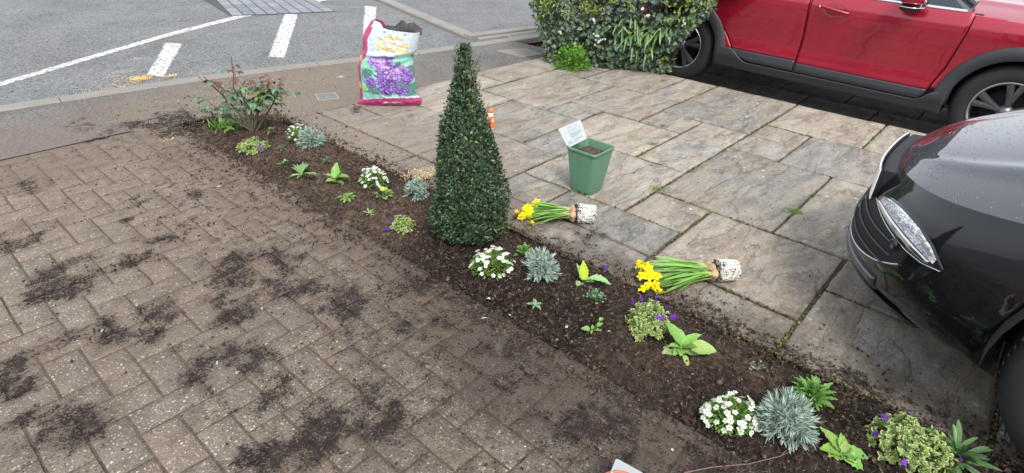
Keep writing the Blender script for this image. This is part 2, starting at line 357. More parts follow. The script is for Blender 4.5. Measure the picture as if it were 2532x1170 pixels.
# --- tarmac
def _tar(lo, hi, warm=(1, 1, 1), sc=170):
    def f(g, tint, hue):
        n = g.noise(sc, 3, .75); b = g.noise(1.6, 7, .72, .4); v = g.sep(g.voro(sc * .8, 'F1', 'Color'))
        c = g.ramp(n, [(.34, (lo, lo, lo)), (.66, (hi, hi, hi * .98))])
        c = g.mix(1., c, g.ramp(b, [(.32, .74), (.5, 1.), (.68, 1.2)]), 'MULTIPLY')
        c = g.mix(g.math('MULTIPLY', g.smooth(.86, .92, v[0]), .5), c, (.36, .35, .33)); c = g.mix(g.smooth(.10, .05, v[1]), c, (.04, .04, .042))
        return g.mix(1., c, warm, 'MULTIPLY')
    return f
def _tarb(g): return g.math('MULTIPLY', g.noise(170, 3, .75), 2.0)
M['road'] = mat_dirty('road_tarmac', _tar(.085, .235, (.97, 1, 1.01), 105), _tarb, .85)
M['path'] = mat_dirty('footway_tarmac', _tar(.085, .165, (1.0, .95, .89), 210), _tarb, .9, (.145, .112, .084), .95)
M['farpath'] = mat_dirty('far_footway_tarmac', _tar(.11, .20, (.98, 1, 1.02), 130), _tarb, .9)
def _conc(g, tint, hue):
    n = g.noise(160, 4, .75); b = g.noise(4, 5, .6)
    c = g.mix(b, (.20, .185, .165), (.30, .285, .26)); return g.mix(1., c, g.ramp(n, [(.3, .7), (.7, 1.25)]), 'MULTIPLY')
M['concrete'] = mat_dirty('kerb_concrete', _conc, _tarb, .85, (.14, .115, .09), .8)
g = NG('soil'); c = soilcol(g); at = g.sep(g.attr())
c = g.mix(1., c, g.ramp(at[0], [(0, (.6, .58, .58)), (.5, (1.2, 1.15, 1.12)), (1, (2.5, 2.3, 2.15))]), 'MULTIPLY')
g.bump(g.math('ADD', g.noise(210, 5, .75), g.noise(60, 4, .7)), 1., .010); M['soil'] = g.fin(c, .95, 0, .1)
g = NG('joint_filling'); n = g.noise(60, 4, .7); mo = g.smooth(.58, .70, g.noise(4.5, 4, .6))
c = g.ramp(n, [(.3, (.055, .043, .032)), (.7, (.14, .112, .083))]); c = g.mix(mo, c, g.mix(n, (.045, .05, .014), (.12, .12, .035)))
at = g.sep(g.attr()); yy = g.n('ShaderNodeSeparateXYZ'); g.l(g.co, yy.inputs[0]); dry = g.smooth(.8, 2.8, yy.outputs[1])
c = g.mix(g.math('MULTIPLY', g.smooth(.2, .8, at[1]), .8), c, g.mix(dry, (.059, .043, .033), (.15, .11, .083)))
n1 = g.noise(22, 6, .75); n2 = g.noise(130, 4, .75); q = g.math('ADD', at[2], g.math('MULTIPLY', g.math('SUBTRACT', g.math('ADD', g.math('MULTIPLY', n1, .5), g.math('MULTIPLY', n2, .5)), .5), 4.2))
c = g.mix(g.smooth(.70, .95, q), c, g.mix(1., soilcol(g), (.62, .56, .60), 'MULTIPLY')); g.bump(g.noise(250, 3), .8, .004); M['joint'] = g.fin(c, .95, 0, .1)
M['crumb'] = mat_plain('soil_crumb', (1, 1, 1), .95, nsc=200, amt=.35, bump=.8, spec=.15, attr=True)

def fill(x0, x1, y0, y1, step, z, seed=0, amp=.0, keep=None, tint=.5):
    nx = max(1, int(round((x1 - x0) / step))); ny = max(1, int(round((y1 - y0) / step)))
    X, Y = np.meshgrid(np.linspace(x0, x1, nx + 1), np.linspace(y0, y1, ny + 1), indexing='ij')
    Z = z + (fbm(X, Y, 8, 3, seed) - .5) * amp
    C = np.stack([np.full_like(X, tint), dirt(X, Y), film(X, Y)], -1)
    P = np.stack([X, Y, Z], -1); m = MB(); m.grid(P, C, flip=False)
    if keep is not None:
        F = m.f[0]; cen = P.reshape(-1, 3)[F].mean(1); k = keep(cen[:, 0], cen[:, 1]); m.f[0] = F[k]; m.m[0] = m.m[0][k]
    return m
# deep ground reaching the horizon
m = MB(); zz = -.262
R0 = 600
for a in [(-R0, R0, -R0, R0, zz)]: m.add([(a[0], a[2], a[4]), (a[1], a[2], a[4]), (a[1], a[3], a[4]), (a[0], a[3], a[4])], [(0, 1, 2, 3)], (.5, 0, .1))
struct(m.build('ground', M['path']))
# kerb line (flush kerb in front of the footway)
KP = np.array([(-6, 5.35), (-2.5, 5.2), (0, 5.05), (1.04, 4.95), (1.96, 4.84), (2.45, 4.73), (3.05, 4.57), (3.67, 4.42), (4.47, 4.29), (5.31, 4.13), (6.6, 3.9), (9, 3.5), (14, 2.7)])
def kline(x): return np.interp(x, KP[:, 0], KP[:, 1])
# road: one large sheet, fine near the camera
m = fill(-3, 7, 3.4, 9.6, .07, -.010, 5, 0, keep=lambda x, y: y > kline(x) - .02)
for x0, x1, y0, y1 in ((-300, -3, 4.9, 300), (7, 300, 2.0, 300), (-3, 7, 9.6, 300)):
    m.add([(x0, y0, -.010), (x1, y0, -.010), (x1, y1, -.010), (x0, y1, -.010)], [(0, 1, 2, 3)], (.5, 0, .1))
struct(m.build('road', M['road'], smooth=True))
def ins_foot(x, y):
    a = (y < kline(x) + .02) & (y > 3.55) & (x > 1.5); b = (y < kline(x) + .02) & (y > 3.94) & (x <= 1.5)
    return a | b
m = fill(-3, 4.75, 3.55, 5.3, .03, -.004, 6, .004, keep=ins_foot)
m.add([(-40, 3.6, -.004), (-3, 3.6, -.004), (-3, 5.2, -.004), (-40, 5.6, -.004)], [(0, 1, 2, 3)], (.5, .3, .5))
struct(m.build('footway', M['path'], smooth=True))
def strip(a, b, w, z0, z1, name_mb, col, seg=4, bev=.008, jitz=0.):
    "one kerb stone between points a and b, width w"
    a = np.array(a, float); b = np.array(b, float); d = b - a; L = np.linalg.norm(d); d /= L; n = np.array([-d[1], d[0]])
    T = np.linspace(0, 1, seg + 1); off = np.array([-w / 2, -w / 2, -w / 2 + bev, 0, w / 2 - bev, w / 2, w / 2]); zs = np.array([z0, z1 - bev, z1, z1, z1, z1 - bev, z0])
    base = a[None] + d[None] * (T * L)[:, None]
    P = np.concatenate([base[:, None] + n[None, None] * off[None, :, None], np.broadcast_to(zs[None, :, None], (seg + 1, 7, 1))], -1)
    P[..., 2] += jitz * (P[..., 2] > z0 + .001)
    C = np.zeros(P.shape); C[..., 0] = col; C[..., 1] = dirt(P[..., 0], P[..., 1]); C[..., 2] = film(P[..., 0], P[..., 1]) * .7
    name_mb.grid(P, C, flip=True)
    for k in (0, -1): name_mb.add(P[k], [list(range(7))], C[k])
m = MB()
s = np.arange(-5.5, 6.8, .915)
for i in range(len(s) - 1):
    a = (s[i] + .004, kline(s[i])); b = (s[i + 1] - .004, kline(s[i + 1]))
    strip(a, b, .125, -.05, .004 + .003 * rng.random(), m, rng.random(), 12)
struct(m.build('kerb', M['concrete']))
# raised footway on the far side of the mouth of the road
far = [(4.50, 4.56), (5.24, 7.03), (6.6, 11.5), (60, 60), (60, -8), (11, 3.3), (6.4, 4.22)]
m = MB(); n = len(far); V = [(x, y, .022) for x, y in far] + [(x, y, -.05) for x, y in far]
m.add(V, [list(range(n))[::-1]], (.5, 0, .1)); m.add(V, [(i, (i + 1) % n, n + (i + 1) % n, n + i) for i in range(n)], (.5, 0, .1))
struct(m.build('far_footway', M['farpath']))
m = MB()
def run(p, q, step, w, z1):
    p = np.array(p, float); q = np.array(q, float); L = np.linalg.norm(q - p); k = max(1, int(L / step))
    for i in range(k):
        a = p + (q - p) * i / k; b = p + (q - p) * (i + 1) / k; d = (b - a) / np.linalg.norm(b - a) * .004
        strip(a + d, b - d, w, -.05, z1, m, rng.random(), 3, .012)
run((4.50, 4.52), (5.24, 7.03), .9, .15, .030); run((5.24, 7.03), (6.6, 11.5), .9, .15, .030)
run((4.44, 4.56), (6.4, 4.19), .9, .09, .040); 
run((4.48, 4.44), (6.4, 4.06), .9, .06, .022); run((4.80, 4.31), (6.4, 4.0), .9, .05, .010)
struct(m.build('far_kerb', M['concrete']))
# grey concrete slab at the left end of the footway
m = MB(); X, Y = np.meshgrid(np.linspace(-1.5, 1.03, 60), np.linspace(4.0, 4.80, 24), indexing='ij')
C = np.stack([X * 0 + .5, np.maximum(dirt(X, Y) * .75, 0), film(X, Y) * .8], -1)
P = np.stack([X - .10 * np.clip((Y - 4.4), 0, 1), Y + .0, X * 0 + .002], -1); m.grid(P, C)
struct(m.build('concrete_slab', M['farpath']))
# --- painted markings
g = NG('worn_white_paint'); n = g.noise(26, 6, .78, 0, g.mapping((1, 2.4, 1), (0, 0, .6))); e = g.sep(g.attr())
keep = g.smooth(.69, .74, g.math('ADD', n, g.math('MULTIPLY', e[0], .55)))
col = g.mix(g.noise(70, 4), (.60, .60, .57), (.82, .82, .79)); g.fin(col, .7)
tr = g.n('ShaderNodeBsdfTransparent'); mx = g.n('ShaderNodeMixShader'); g.l(keep, mx.inputs[0]); g.l(tr.outputs[0], mx.inputs[1]); g.l(g.b.outputs[0], mx.inputs[2]); g.l(mx.outputs[0], g.out.inputs[0])
M['paint'] = g.m
def paint(pts, z=-.006, wear=.42, mbk=None):
    "pts: list of (left,right) pairs along the marking"
    A = np.array(pts, float); L = A[:, 0]; R_ = A[:, 1]; t = np.linspace(0, len(A) - 1, 14 * (len(A) - 1) + 1); idx = np.arange(len(A))
    f = lambda Q: np.stack([np.interp(t, idx, Q[:, 0]), np.interp(t, idx, Q[:, 1])], -1)
    l, r = f(L), f(R_); w = np.array([0, .12, .5, .88, 1.]); P = l[:, None] * (1 - w)[None, :, None] + r[:, None] * w[None, :, None]
    P = np.concatenate([P, np.full(P.shape[:2] + (1,), z)], -1)
    C = np.zeros(P.shape); C[..., 0] = wear; C[:, (0, -1), 0] = wear - .28; C[(0, -1), :, 0] = wear - .25
    mbk.grid(P, C, flip=True)
def gg(*p): return [G(*q, z=-.006) for q in p]
m = MB()
for q in ([(405, 104), (455, 107), (432, 148), (385, 146), (406, 192), (357, 186)], [(703, 32), (740, 34), (724, 90), (680, 88), (705, 147), (660, 142)], [(900, 13), (933, 15), (930, 65), (896, 63), (926, 122), (892, 118)]):
    a = gg(*q); paint([(a[0], a[1]), (a[3], a[2]), (a[5], a[4])], mbk=m)
a = gg((-60, 232), (-60, 220), (202, 154), (202, 143), (420, 90), (420, 80), (600, 44), (600, 34), (800, 3), (800, -6), (1000, -26), (1000, -33))
paint([(a[2 * i], a[2 * i + 1]) for i in range(6)], wear=.41, mbk=m)
struct(m.build('road_markings', M['paint']))
m = MB()
a = gg((795, 180), (800, 176), (832, 188), (836, 184), (855, 199), (862, 194)); a = [(x, y) for x, y in a]; paint([(a[0], a[1]), (a[2], a[3]), (a[4], a[5])], z=.001, wear=.2, mbk=m)
a = gg((335, 266), (338, 262), (375, 269), (378, 264)); paint([(a[0], a[1]), (a[2], a[3])], z=.001, wear=.15, mbk=m)
struct(m.build('footway_paint_marks', M['paint']))
# --- setts panel in the road
g = NG('blue_grey_setts'); n = g.noise(60, 4, .7); at = g.sep(g.attr())
c = g.mix(at[0], (.14, .15, .17), (.22, .23, .25)); c = g.mix(1., c, g.ramp(n, [(.3, .8), (.7, 1.2)]), 'MULTIPLY'); g.bump(n, .5, .004); M['sett'] = g.fin(c, .75)
A = np.array([G(572, 38), G(828, 27), G(700, -45), G(440, -40)])
e1 = nrm(A[0] - A[1]); m = MB(); o0 = np.array(A[1]); du = (A[0] - A[1]); dv = (A[2] - A[1]); nu = int(np.linalg.norm(du) / .13); nv = int(np.linalg.norm(dv) / .24)
for i in range(nu):
    for j in range(nv):
        s0, s1, t0, t1 = (i + .07) / nu, (i + .93) / nu, (j + .05) / nv, (j + .95) / nv
        q = [o0 + du * s + dv * t for s, t in ((s0, t0), (s1, t0), (s1, t1), (s0, t1))]; k = rng.random(); zt = -.001 + rng.random() * .003
        V = [(*p, zt) for p in q] + [(*(p + (p - sum(q) / 4) * .06), -.02) for p in q]
        m.add(V, [(0, 1, 2, 3), (0, 4, 5, 1), (1, 5, 6, 2), (2, 6, 7, 3), (3, 7, 4, 0)], (k, 0, .5))
struct(m.build('road_setts', M['sett']))
m = MB(); q = [A[1], A[0], A[3], A[2]]; cen = sum(q) / 4
m.add([(*(p + (p - cen) * .012), -.005) for p in q], [(0, 1, 2, 3)], (.5, 0, .1)); struct(m.build('setts_bedding', mat_plain('sett_joint', (.055, .055, .06), .9)))

# --- herringbone block paving
MOD = .1046; PX0, PY0 = .0743, -.066
def slab(mb, x0, x1, y0, y1, gap, z, step, bev, tint, hue, tilt=(0, 0), amp=0., seed=0, skirt=.02):
    x0 += gap; x1 -= gap; y0 += gap; y1 -= gap
    if x1 - x0 < .012 or y1 - y0 < .012: return
    nx = max(2, int(round((x1 - x0) / step))); ny = max(2, int(round((y1 - y0) / step)))
    xs = np.concatenate([[x0, x0], np.linspace(x0 + bev, x1 - bev, nx + 1), [x1, x1]]); ys = np.concatenate([[y0, y0], np.linspace(y0 + bev, y1 - bev, ny + 1), [y1, y1]])
    X, Y = np.meshgrid(xs, ys, indexing='ij'); zx = np.array([-skirt, -bev] + [0] * (nx + 1) + [-bev, -skirt]); zy = np.array([-skirt, -bev] + [0] * (ny + 1) + [-bev, -skirt])
    Z = z + np.minimum(zx[:, None], zy[None]) + tilt[0] * (X - (x0 + x1) / 2) + tilt[1] * (Y - (y0 + y1) / 2)
    if amp: Z = Z + (fbm(X, Y, 6, 5, seed) - .5) * amp
    if gap > .0: # wavy edges
        wv = (fbm(X, Y, 22, 3, seed + 3) - .5) * min(.012, gap * 1.6)
        X = X + wv; Y = Y + (fbm(X, Y, 22, 3, seed + 5) - .5) * min(.012, gap * 1.6)
    C = np.stack([np.full_like(X, tint), dirt(X, Y), film(X, Y)], -1)
    mb.grid(np.stack([X, Y, Z], -1), C)
m = MB(); yt = 3.98; xl = -1.6; yb = -.75
i0, i1 = int((xl - PX0) / MOD) - 2, int((BX0 - PX0) / MOD) + 2; j0, j1 = int((yb - PY0) / MOD) - 2, int((yt - PY0) / MOD) + 2
for i in range(i0, i1):
    for j in range(j0, j1):
        k = (i + j) % 4
        if k == 0: r = (i, i + 2, j, j + 1)
        elif k == 2: r = (i, i + 1, j, j + 2)
        else: continue
        x0, x1, y0, y1 = PX0 + r[0] * MOD, PX0 + r[1] * MOD, PY0 + r[2] * MOD, PY0 + r[3] * MOD
        x1 = min(x1, BX0 + .004); x0 = max(x0, xl); y1 = min(y1, yt); y0 = max(y0, yb)
        if x1 - x0 < .02 or y1 - y0 < .02: continue
        slab(m, x0, x1, y0, y1, .0035, -.0006 + float(np.clip(rng.normal() * .0013, -.0014, .002)), .035, .0022, rng.random(), rng.random(), np.clip(rng.normal(size=2) * .007, -.012, .012), .0, 0, .012)
struct(m.build('block_paving', M['paver'], smooth=True))
m = MB(); m.add([(-40, -40, -.0095), (BX0, -40, -.0095), (BX0, 4.0, -.0095), (-40, 4.0, -.0095)], [(0, 1, 2, 3)], (.5, .5, .5))
X, Y = np.meshgrid(np.linspace(-1.5, BX0, 210), np.linspace(-.7, 3.97, 340), indexing='ij'); m.grid(np.stack([X, Y, np.minimum(-.0078 + .0040 * sstep(.3, .66, fbm(X, Y, 9, 4, 55)) + .0045 * film(X, Y), -.0030)], -1), np.stack([X * 0 + .5, film(X, Y), dirt(X, Y)], -1))
struct(m.build('paving_joints', M['joint']))
# the rest of the drive, out of the picture
m = fill(-12, xl, -6, 3.98, .5, -.001, 1); struct(m.build('side_paving', M['paver']))
m = fill(xl, BX0 - .03, -7, yb, .3, -.001, 1); struct(m.build('near_paving', M['paver']))

# --- flagstone patio on a .31 module
GX = [1.80, 2.04, 2.32, 2.64, 2.97, 3.25, 3.54, 3.87, 4.15, 4.48, 4.81]
GY = [-1.3, -.95, -.62, -.30, .01, .32, .645, .955, 1.27, 1.60, 1.93, 2.22, 2.52, 2.84, 3.18, 3.55]
occ = np.zeros((len(GX) - 1, len(GY) - 1), int)
cells = []
def put(a, b, c, d):
    i0, i1, j0, j1 = [min(range(len(g_)), key=lambda k: abs(g_[k] - v)) for g_, v in ((GX, a), (GX, b), (GY, c), (GY, d))]
    if occ[i0:i1, j0:j1].any(): return
    occ[i0:i1, j0:j1] = 1; cells.append((GX[i0], GX[i1], GY[j0], GY[j1]))
for q in [(3.54, 4.15, 1.93, 2.52), (2.97, 3.54, 1.60, 2.22), (3.54, 3.87, 1.60, 1.93), (4.15, 4.48, 1.93, 2.22), (3.87, 4.81, 1.27, 1.93), (4.15, 4.81, .64, 1.27), (3.87, 4.15, .95, 1.27),
          (2.97, 3.87, 1.27, 1.60), (2.64, 3.54, .64, 1.27), (3.54, 4.15, .32, .95), (3.54, 3.87, .95, 1.27), (2.32, 2.64, .95, 1.27), (2.04, 2.32, .95, 1.6), (2.32, 2.97, 1.27, 1.93),
          (2.04, 2.64, .32, .95), (2.64, 3.54, .01, .64), (2.32, 2.64, -.3, .32), (1.80, 2.32, -.3, .32), (4.15, 4.81, 2.22, 2.84), (3.25, 3.54, 2.22, 2.52), (2.64, 3.25, 2.22, 2.84), (2.64, 2.97, 1.93, 2.22),
          (3.25, 4.15, 2.52, 3.18), (2.04, 2.64, 1.93, 2.52), (2.04, 2.64, 2.52, 3.18), (4.15, 4.81, 0.01, .64), (3.54, 4.15, -.3, .32), (2.64, 3.25, 2.84, 3.55), (4.48, 4.81, 1.93, 2.22)]: put(*q)
r2 = np.random.default_rng(3)
for j in range(len(GY) - 1):
    for i in range(len(GX) - 1):
        if occ[i, j]: continue
        for wi, wj in r2.permutation([(3, 2), (2, 2), (2, 1), (2, 2), (1, 2), (1, 1)]):
            if i + wi <= len(GX) - 1 and j + wj <= len(GY) - 1 and not occ[i:i + wi, j:j + wj].any(): break
        else: wi = wj = 1
        occ[i:i + wi, j:j + wj] = 1; cells.append((GX[i], GX[i + wi], GY[j], GY[j + wj]))
m = MB()
for n_, (a, b, c, d) in enumerate(cells):
    hue = r2.random(); 
    
    slab(m, a, b, c, d, .0065 + .0045 * r2.random(), r2.normal() * .0015, .028, .004, r2.random(), hue, r2.normal(size=2) * .002, .009, n_ * 7, .03)
struct(m.build('patio_flags', M['flag'], smooth=True))
m = MB(); m.add([(BX1, -40, -.0125), (4.80, -40, -.0125), (4.80, 3.55, -.0125), (BX1, 3.55, -.0125)], [(0, 1, 2, 3)], (.5, .5, .5))
X, Y = np.meshgrid(np.linspace(BX1, 4.79, 200), np.linspace(-1.3, 3.54, 320), indexing='ij'); m.grid(np.stack([X, Y, -.0115 + .0045 * sstep(.3, .66, fbm(X, Y, 6, 4, 57))], -1), (.5, .5, .5)); struct(m.build('patio_joints', M['joint']))
m = fill(1.9, 4.80, -7, -1.31, .3, -.002, 1); struct(m.build('near_patio', M['flag']))
# retaining edge and the lower drive next door
m = MB(); m.box(4.60, 4.795, -7, 3.3, -.26, -.03, (.4, .3, .3)); struct(m.build('ledge', M['concrete']))
m = MB(); n_ = 0
for j in range(-10, 6):
    for i in range(6):
        n_ += 1; slab(m, 4.80 + i * .6, 5.40 + i * .6, j * .6 + (i % 2) * .3, j * .6 + .6 + (i % 2) * .3, .006, -.232, .15, .004, r2.random() * .5, r2.random(), (0, 0), .006, n_)
struct(m.build('lower_drive', M['flag'], smooth=True))
m = MB(); m.add([(4.8, 3.9, -.232), (8.4, 3.9, -.232), (8.4, 4.25, -.0), (4.8, 4.25, -.0)], [(0, 1, 2, 3)]); struct(m.build('drive_ramp', M['concrete']))

# --- soil of the planting strip
def soilz(x, y):
    x = np.asarray(x, float); y = np.asarray(y, float)
    wl = (fbm(x * 0, y, 4, 4, 31) - .5) * .22 + (fbm(x, y, 18, 4, 41) - .5) * .14; wr = (fbm(x * 0 + 3, y, 4, 4, 37) - .5) * .18 + (fbm(x, y, 18, 4, 43) - .5) * .14
    e = np.minimum(x - (BX0 - .055 + wl), (BX1 + .03 + wr) - x); e = np.minimum(e, (BY1 + .06 + wl) - y)
    q = sstep(-.05, .20, e)
    f = (fbm(x, y, 24, 5, 11, .66) - .5) * (.040 + .016 * sstep(1.4, 2.2, y)) + (fbm(x, y, 7, 3, 12) - .5) * .03 + (fbm(x, y, 80, 2, 13) - .5) * .022
    return -.03 + q * (.048 + f)
st = .007; X, Y = np.meshgrid(np.arange(1.04, 2.05, st), np.arange(-1.3, 4.0, st), indexing='ij')
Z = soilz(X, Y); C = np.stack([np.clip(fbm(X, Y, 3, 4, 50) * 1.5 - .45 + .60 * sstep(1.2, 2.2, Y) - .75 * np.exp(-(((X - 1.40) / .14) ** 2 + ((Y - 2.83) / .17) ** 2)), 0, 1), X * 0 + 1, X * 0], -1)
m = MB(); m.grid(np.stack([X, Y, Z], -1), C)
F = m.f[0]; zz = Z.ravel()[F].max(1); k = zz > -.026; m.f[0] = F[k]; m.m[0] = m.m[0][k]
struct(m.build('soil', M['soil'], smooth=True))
m = MB(); m.box(BX0 - .02, BX1 + .02, -40, 3.9, -.10, -.03, (.3, 1, 0)); struct(m.build('subsoil', M['soil']))
# crumbs and root fibres
ph = (1 + 5 ** .5) / 2
IV = nrm(np.array([(-1, ph, 0), (1, ph, 0), (-1, -ph, 0), (1, -ph, 0), (0, -1, ph), (0, 1, ph), (0, -1, -ph), (0, 1, -ph), (ph, 0, -1), (ph, 0, 1), (-ph, 0, -1), (-ph, 0, 1)], float))
IF = [(0, 11, 5), (0, 5, 1), (0, 1, 7), (0, 7, 10), (0, 10, 11), (1, 5, 9), (5, 11, 4), (11, 10, 2), (10, 7, 6), (7, 1, 8), (3, 9, 4), (3, 4, 2), (3, 2, 6), (3, 6, 8), (3, 8, 9), (4, 9, 5), (2, 4, 11), (6, 2, 10), (8, 6, 7), (9, 8, 1)]
def topz(x, y): return np.maximum(soilz(x, y), np.where(y > 3.55, -.003, 0.0))
def scatter_crumbs(mb, n, x0, x1, y0, y1, thr, smin, smax, dens):
    x = rng.uniform(x0, x1, n); y = rng.uniform(y0, y1, n); k = rng.random(n) < dens(x, y); x, y = x[k], y[k]; n = len(x)
    s = smin + (smax - smin) * rng.random(n) ** 4
    tones = np.array([(.022, .016, .013), (.04, .028, .02), (.075, .053, .038), (.13, .095, .07)])[rng.choice(4, n, p=[.45, .32, .18, .05])] * (1 + .9 * sstep(1.5, 2.3, y) * (x > 1.1) * (1 - np.exp(-(((x - 1.40) / .16) ** 2 + ((y - 2.83) / .2) ** 2))))[:, None]
    for t in range(3):
        kk = np.arange(n) % 3 == t; T = IV * (1 + .35 * rng.normal(size=(12, 1))); nn = kk.sum()
        mb.stamp(T, IF, np.stack([x[kk], y[kk], topz(x[kk], y[kk]) + s[kk] * .3], -1), rdir(nn), rdir(nn), s[kk][:, None] * rng.uniform(.55, 1.1, (nn, 3)), jit(tones[kk], nn, .2))
m = MB()
inb = lambda x, y: ((x > BX0 - .08) & (x < BX1 + .08) & (y < BY1 + .1)) * 1.0
scatter_crumbs(m, 14000, 1.18, 1.92, -.6, 3.95, 0, .002, .011, inb)
scatter_crumbs(m, 60000, -1.2, 2.6, -.6, 4.6, 0, .0012, .006, lambda x, y: sstep(.25, 1.1, dirt(x, y) * (.55 + .9 * fbm(x, y, 12, 3, 77))) * .9)
scatter_crumbs(m, 12000, 1.0, 2.15, -.6, 4.1, 0, .0015, .0085, lambda x, y: np.exp(-(np.maximum(np.maximum(BX0 - x, x - BX1), 0) / .10) ** 1.3) * .8)
scatter_crumbs(m, 9000, -1.2, 3.2, -.6, 4.6, 0, .0012, .0055, lambda x, y: np.full_like(x, .35) * (fbm(x, y, 4, 3, 5) > .45))
struct(m.build('soil_crumbs', M['crumb'], smooth=False), 'dark crumbs of spilled potting soil over the bed and paving', 'soil', 'stuff')
m = MB()
def fibres(mb, n, dens, x0, x1, y0, y1, col, L=(.012, .04), w=.0009):
    x = rng.uniform(x0, x1, n); y = rng.uniform(y0, y1, n); k = rng.random(n) < dens(x, y); x, y = x[k], y[k]; n = len(x)
    a = rng.uniform(0, 2 * np.pi, n); l = rng.uniform(*L, n); z = topz(x, y)
    D = np.stack([np.cos(a), np.sin(a), rng.normal(size=n) * .25], -1)
    leaves(mb, np.stack([x, y, z + .003 + .002 * rng.random(n)], -1), D, rdir(n) * .6 + np.array([0, 0, 1]), l, w * rng.uniform(.7, 1.8, n), jit(col, n, .3), curl=rng.uniform(-.5, .6, n), nseg=4, shape='strap', cross=2)
fibres(m, 10000, inb, 1.2, 1.9, -.6, 3.9, (.14, .108, .082), (.008, .028), .0007)
fibres(m, 5000, lambda x, y: sstep(.3, .9, dirt(x, y)), -1.2, 2.6, -.6, 4.5, (.17, .135, .10), (.008, .024), .0007)
struct(m.build('root_fibres', M['crumb']), 'pale root fibres mixed through the soil', 'roots', 'stuff')
def soil_at(x, y): return float(topz(np.array([x]), np.array([y]))[0])

# yellow sawdust and sand swept into the road edge and on the flags
m = MB(); SD = [(345, 193, .055, 500), (425, 186, .03, 120), (300, 178, .05, 80), (338, 146, .03, 60), (250, 225, .12, 160), (320, 210, .10, 120), (1040, 428, .06, 380), (842, 190, .02, 60), (420, 348, .05, 120), (270, 192, .05, 60), (620, 235, .4, 120), (560, 245, .4, 90)]
for px, py, r_, n in SD:
    x, y = G(px, py); P = rng.normal(size=(n, 2)) * r_ * np.array([1, .7]) + np.array([x, y]); m.stamp(IV, IF, np.concatenate([P, topz(P[:, 0], P[:, 1])[:, None] + .002], 1), rdir(n), rdir(n), rng.uniform(.0012, .0036, n), jit((.62, .45, .20) if n > 100 else (.5, .42, .30), n, .2))
struct(m.build('sawdust', M['crumb']), 'yellow sawdust and grit scattered over the road edge and one flag', 'sawdust', 'stuff')
# ================================================================== PLANTS
UP = np.array([0, 0, 1.])
SILV = (.33, .42, .37); GRN = (.10, .22, .04)
def at(px, py):
    x, y = G(px, py); q = np.linspace(-.02, .02, 5); A, B = np.meshgrid(x + q, y + q); return x, y, float(np.percentile(topz(A, B), 75))
def sph(n, zmin=0.05, r=None, zmax=1.):
    r = r or rng; z = r.uniform(zmin, zmax, n); a = r.uniform(0, 2 * np.pi, n); q = np.sqrt(1 - z * z); return np.stack([q * np.cos(a), q * np.sin(a), z], -1)
def silver_plant(px, py, rad, h, label, seed, n=75, name='silver_shrublet', el=(1, 1)):
    r = np.random.default_rng(seed); x, y, z = at(px, py)
    t = thing(name, label, 'plant', (x, y, z), group='silver leaved plants in the bed')
    st, fo = MB(), MB(); d = sph(n, -.05, r); sc = np.array([rad * el[0], rad * el[1], h]); tip = d * sc * r.uniform(.62, .86, (n, 1)); tip[:, 2] = np.abs(tip[:, 2]) + .008
    for k in range(n):
        b = tip[k] * np.array([.12, .12, 0]); mid = (b + tip[k]) / 2 + np.array([0, 0, .12 * h]) * (1 - d[k, 2]); st.tube([b, mid, tip[k]], .0012, 4, (.22, .26, .2), cap=False)
    m_ = 17; T = np.repeat(tip, m_, 0); Dr = np.repeat(nrm(tip - np.array([0, 0, h * .15])), m_, 0)
    u = r.random(len(T)); P = T - Dr * (u * rad * .42)[:, None]; side = nrm(np.cross(Dr, rdir(len(T), r)))
    ang = np.radians(20 + 45 * u)[:, None]; D = Dr * np.cos(ang) + side * np.sin(ang)
    L = r.uniform(.018, .034, len(T)) * (rad / .08) ** .6; P[:, 2] = np.maximum(P[:, 2], .004)
    leaves(fo, P, D, Dr, L, r.uniform(.0030, .0046, len(T)), jit(SILV, len(T), .13, r), curl=r.uniform(-.25, .25, len(T)), fold=.3, nseg=3, shape='strap', tipcol=None)
    st.build('stem', M['bark'], t, True); fo.build('foliage', M['felt'], t, True); return t
def flower5(r, petals, R_, col, cen, notch=True):
    m = MB(); a = np.arange(petals) * 2 * np.pi / petals + r.random(); D = np.stack([np.cos(a), np.sin(a), np.full(petals, .35)], -1)
    leaves(m, np.zeros((petals, 3)), D, UP, R_ * 1.12, R_ * (.86 if petals == 5 else 1.05), jit(col, petals, .04, r), curl=.25, fold=-.12, nseg=4, shape='spoon')
    m.stamp(IV, IF, [[0, 0, R_ * .14]], [[1, 0, 0]], [UP], R_ * .27, cen); return m
def flowers_on(t, pos, nor, protos, mat, sc, r, name='flower'):
    for k, (p, n_) in enumerate(zip(pos, nor)):
        me = protos[k % len(protos)]
        o = bpy.data.objects.new(name, me); COL.objects.link(o); o.parent = t; o.location = p
        q = Vector(n_).to_track_quat('Z', 'Y'); o.rotation_euler = (q @ __import__('mathutils').Quaternion((0, 0, 1), r.random() * 6)).to_euler(); s = sc * r.uniform(.8, 1.12); o.scale = (s, s, s)
def proto(mb, mat, name):
    o = mb.build(name, mat, smooth=True); me = o.data; bpy.data.objects.remove(o); return me
rp = np.random.default_rng(2)
WHITE = [proto(flower5(rp, 5, .0095, (.74, .75, .70), (.42, .46, .05)), M['petal'], 'flower') for _ in range(3)]
WHITE4 = [proto(flower5(rp, 4, .0075, (.74, .75, .72), (.5, .56, .22)), M['petal'], 'flower') for _ in range(3)]
def cluster(r, n, R_, col):
    m = MB()
    for k in range(n):
        c = r.normal(size=3) * .005; a = np.arange(4) * np.pi / 2 + r.random(); D = np.stack([np.cos(a), np.sin(a), np.full(4, .3)], -1)
        leaves(m, np.tile(c, (4, 1)), D, UP, R_ * 1.12, R_ * 1.1, jit(col, 4, .18, r), curl=.2, fold=-.1, nseg=3, shape='spoon')
    return m
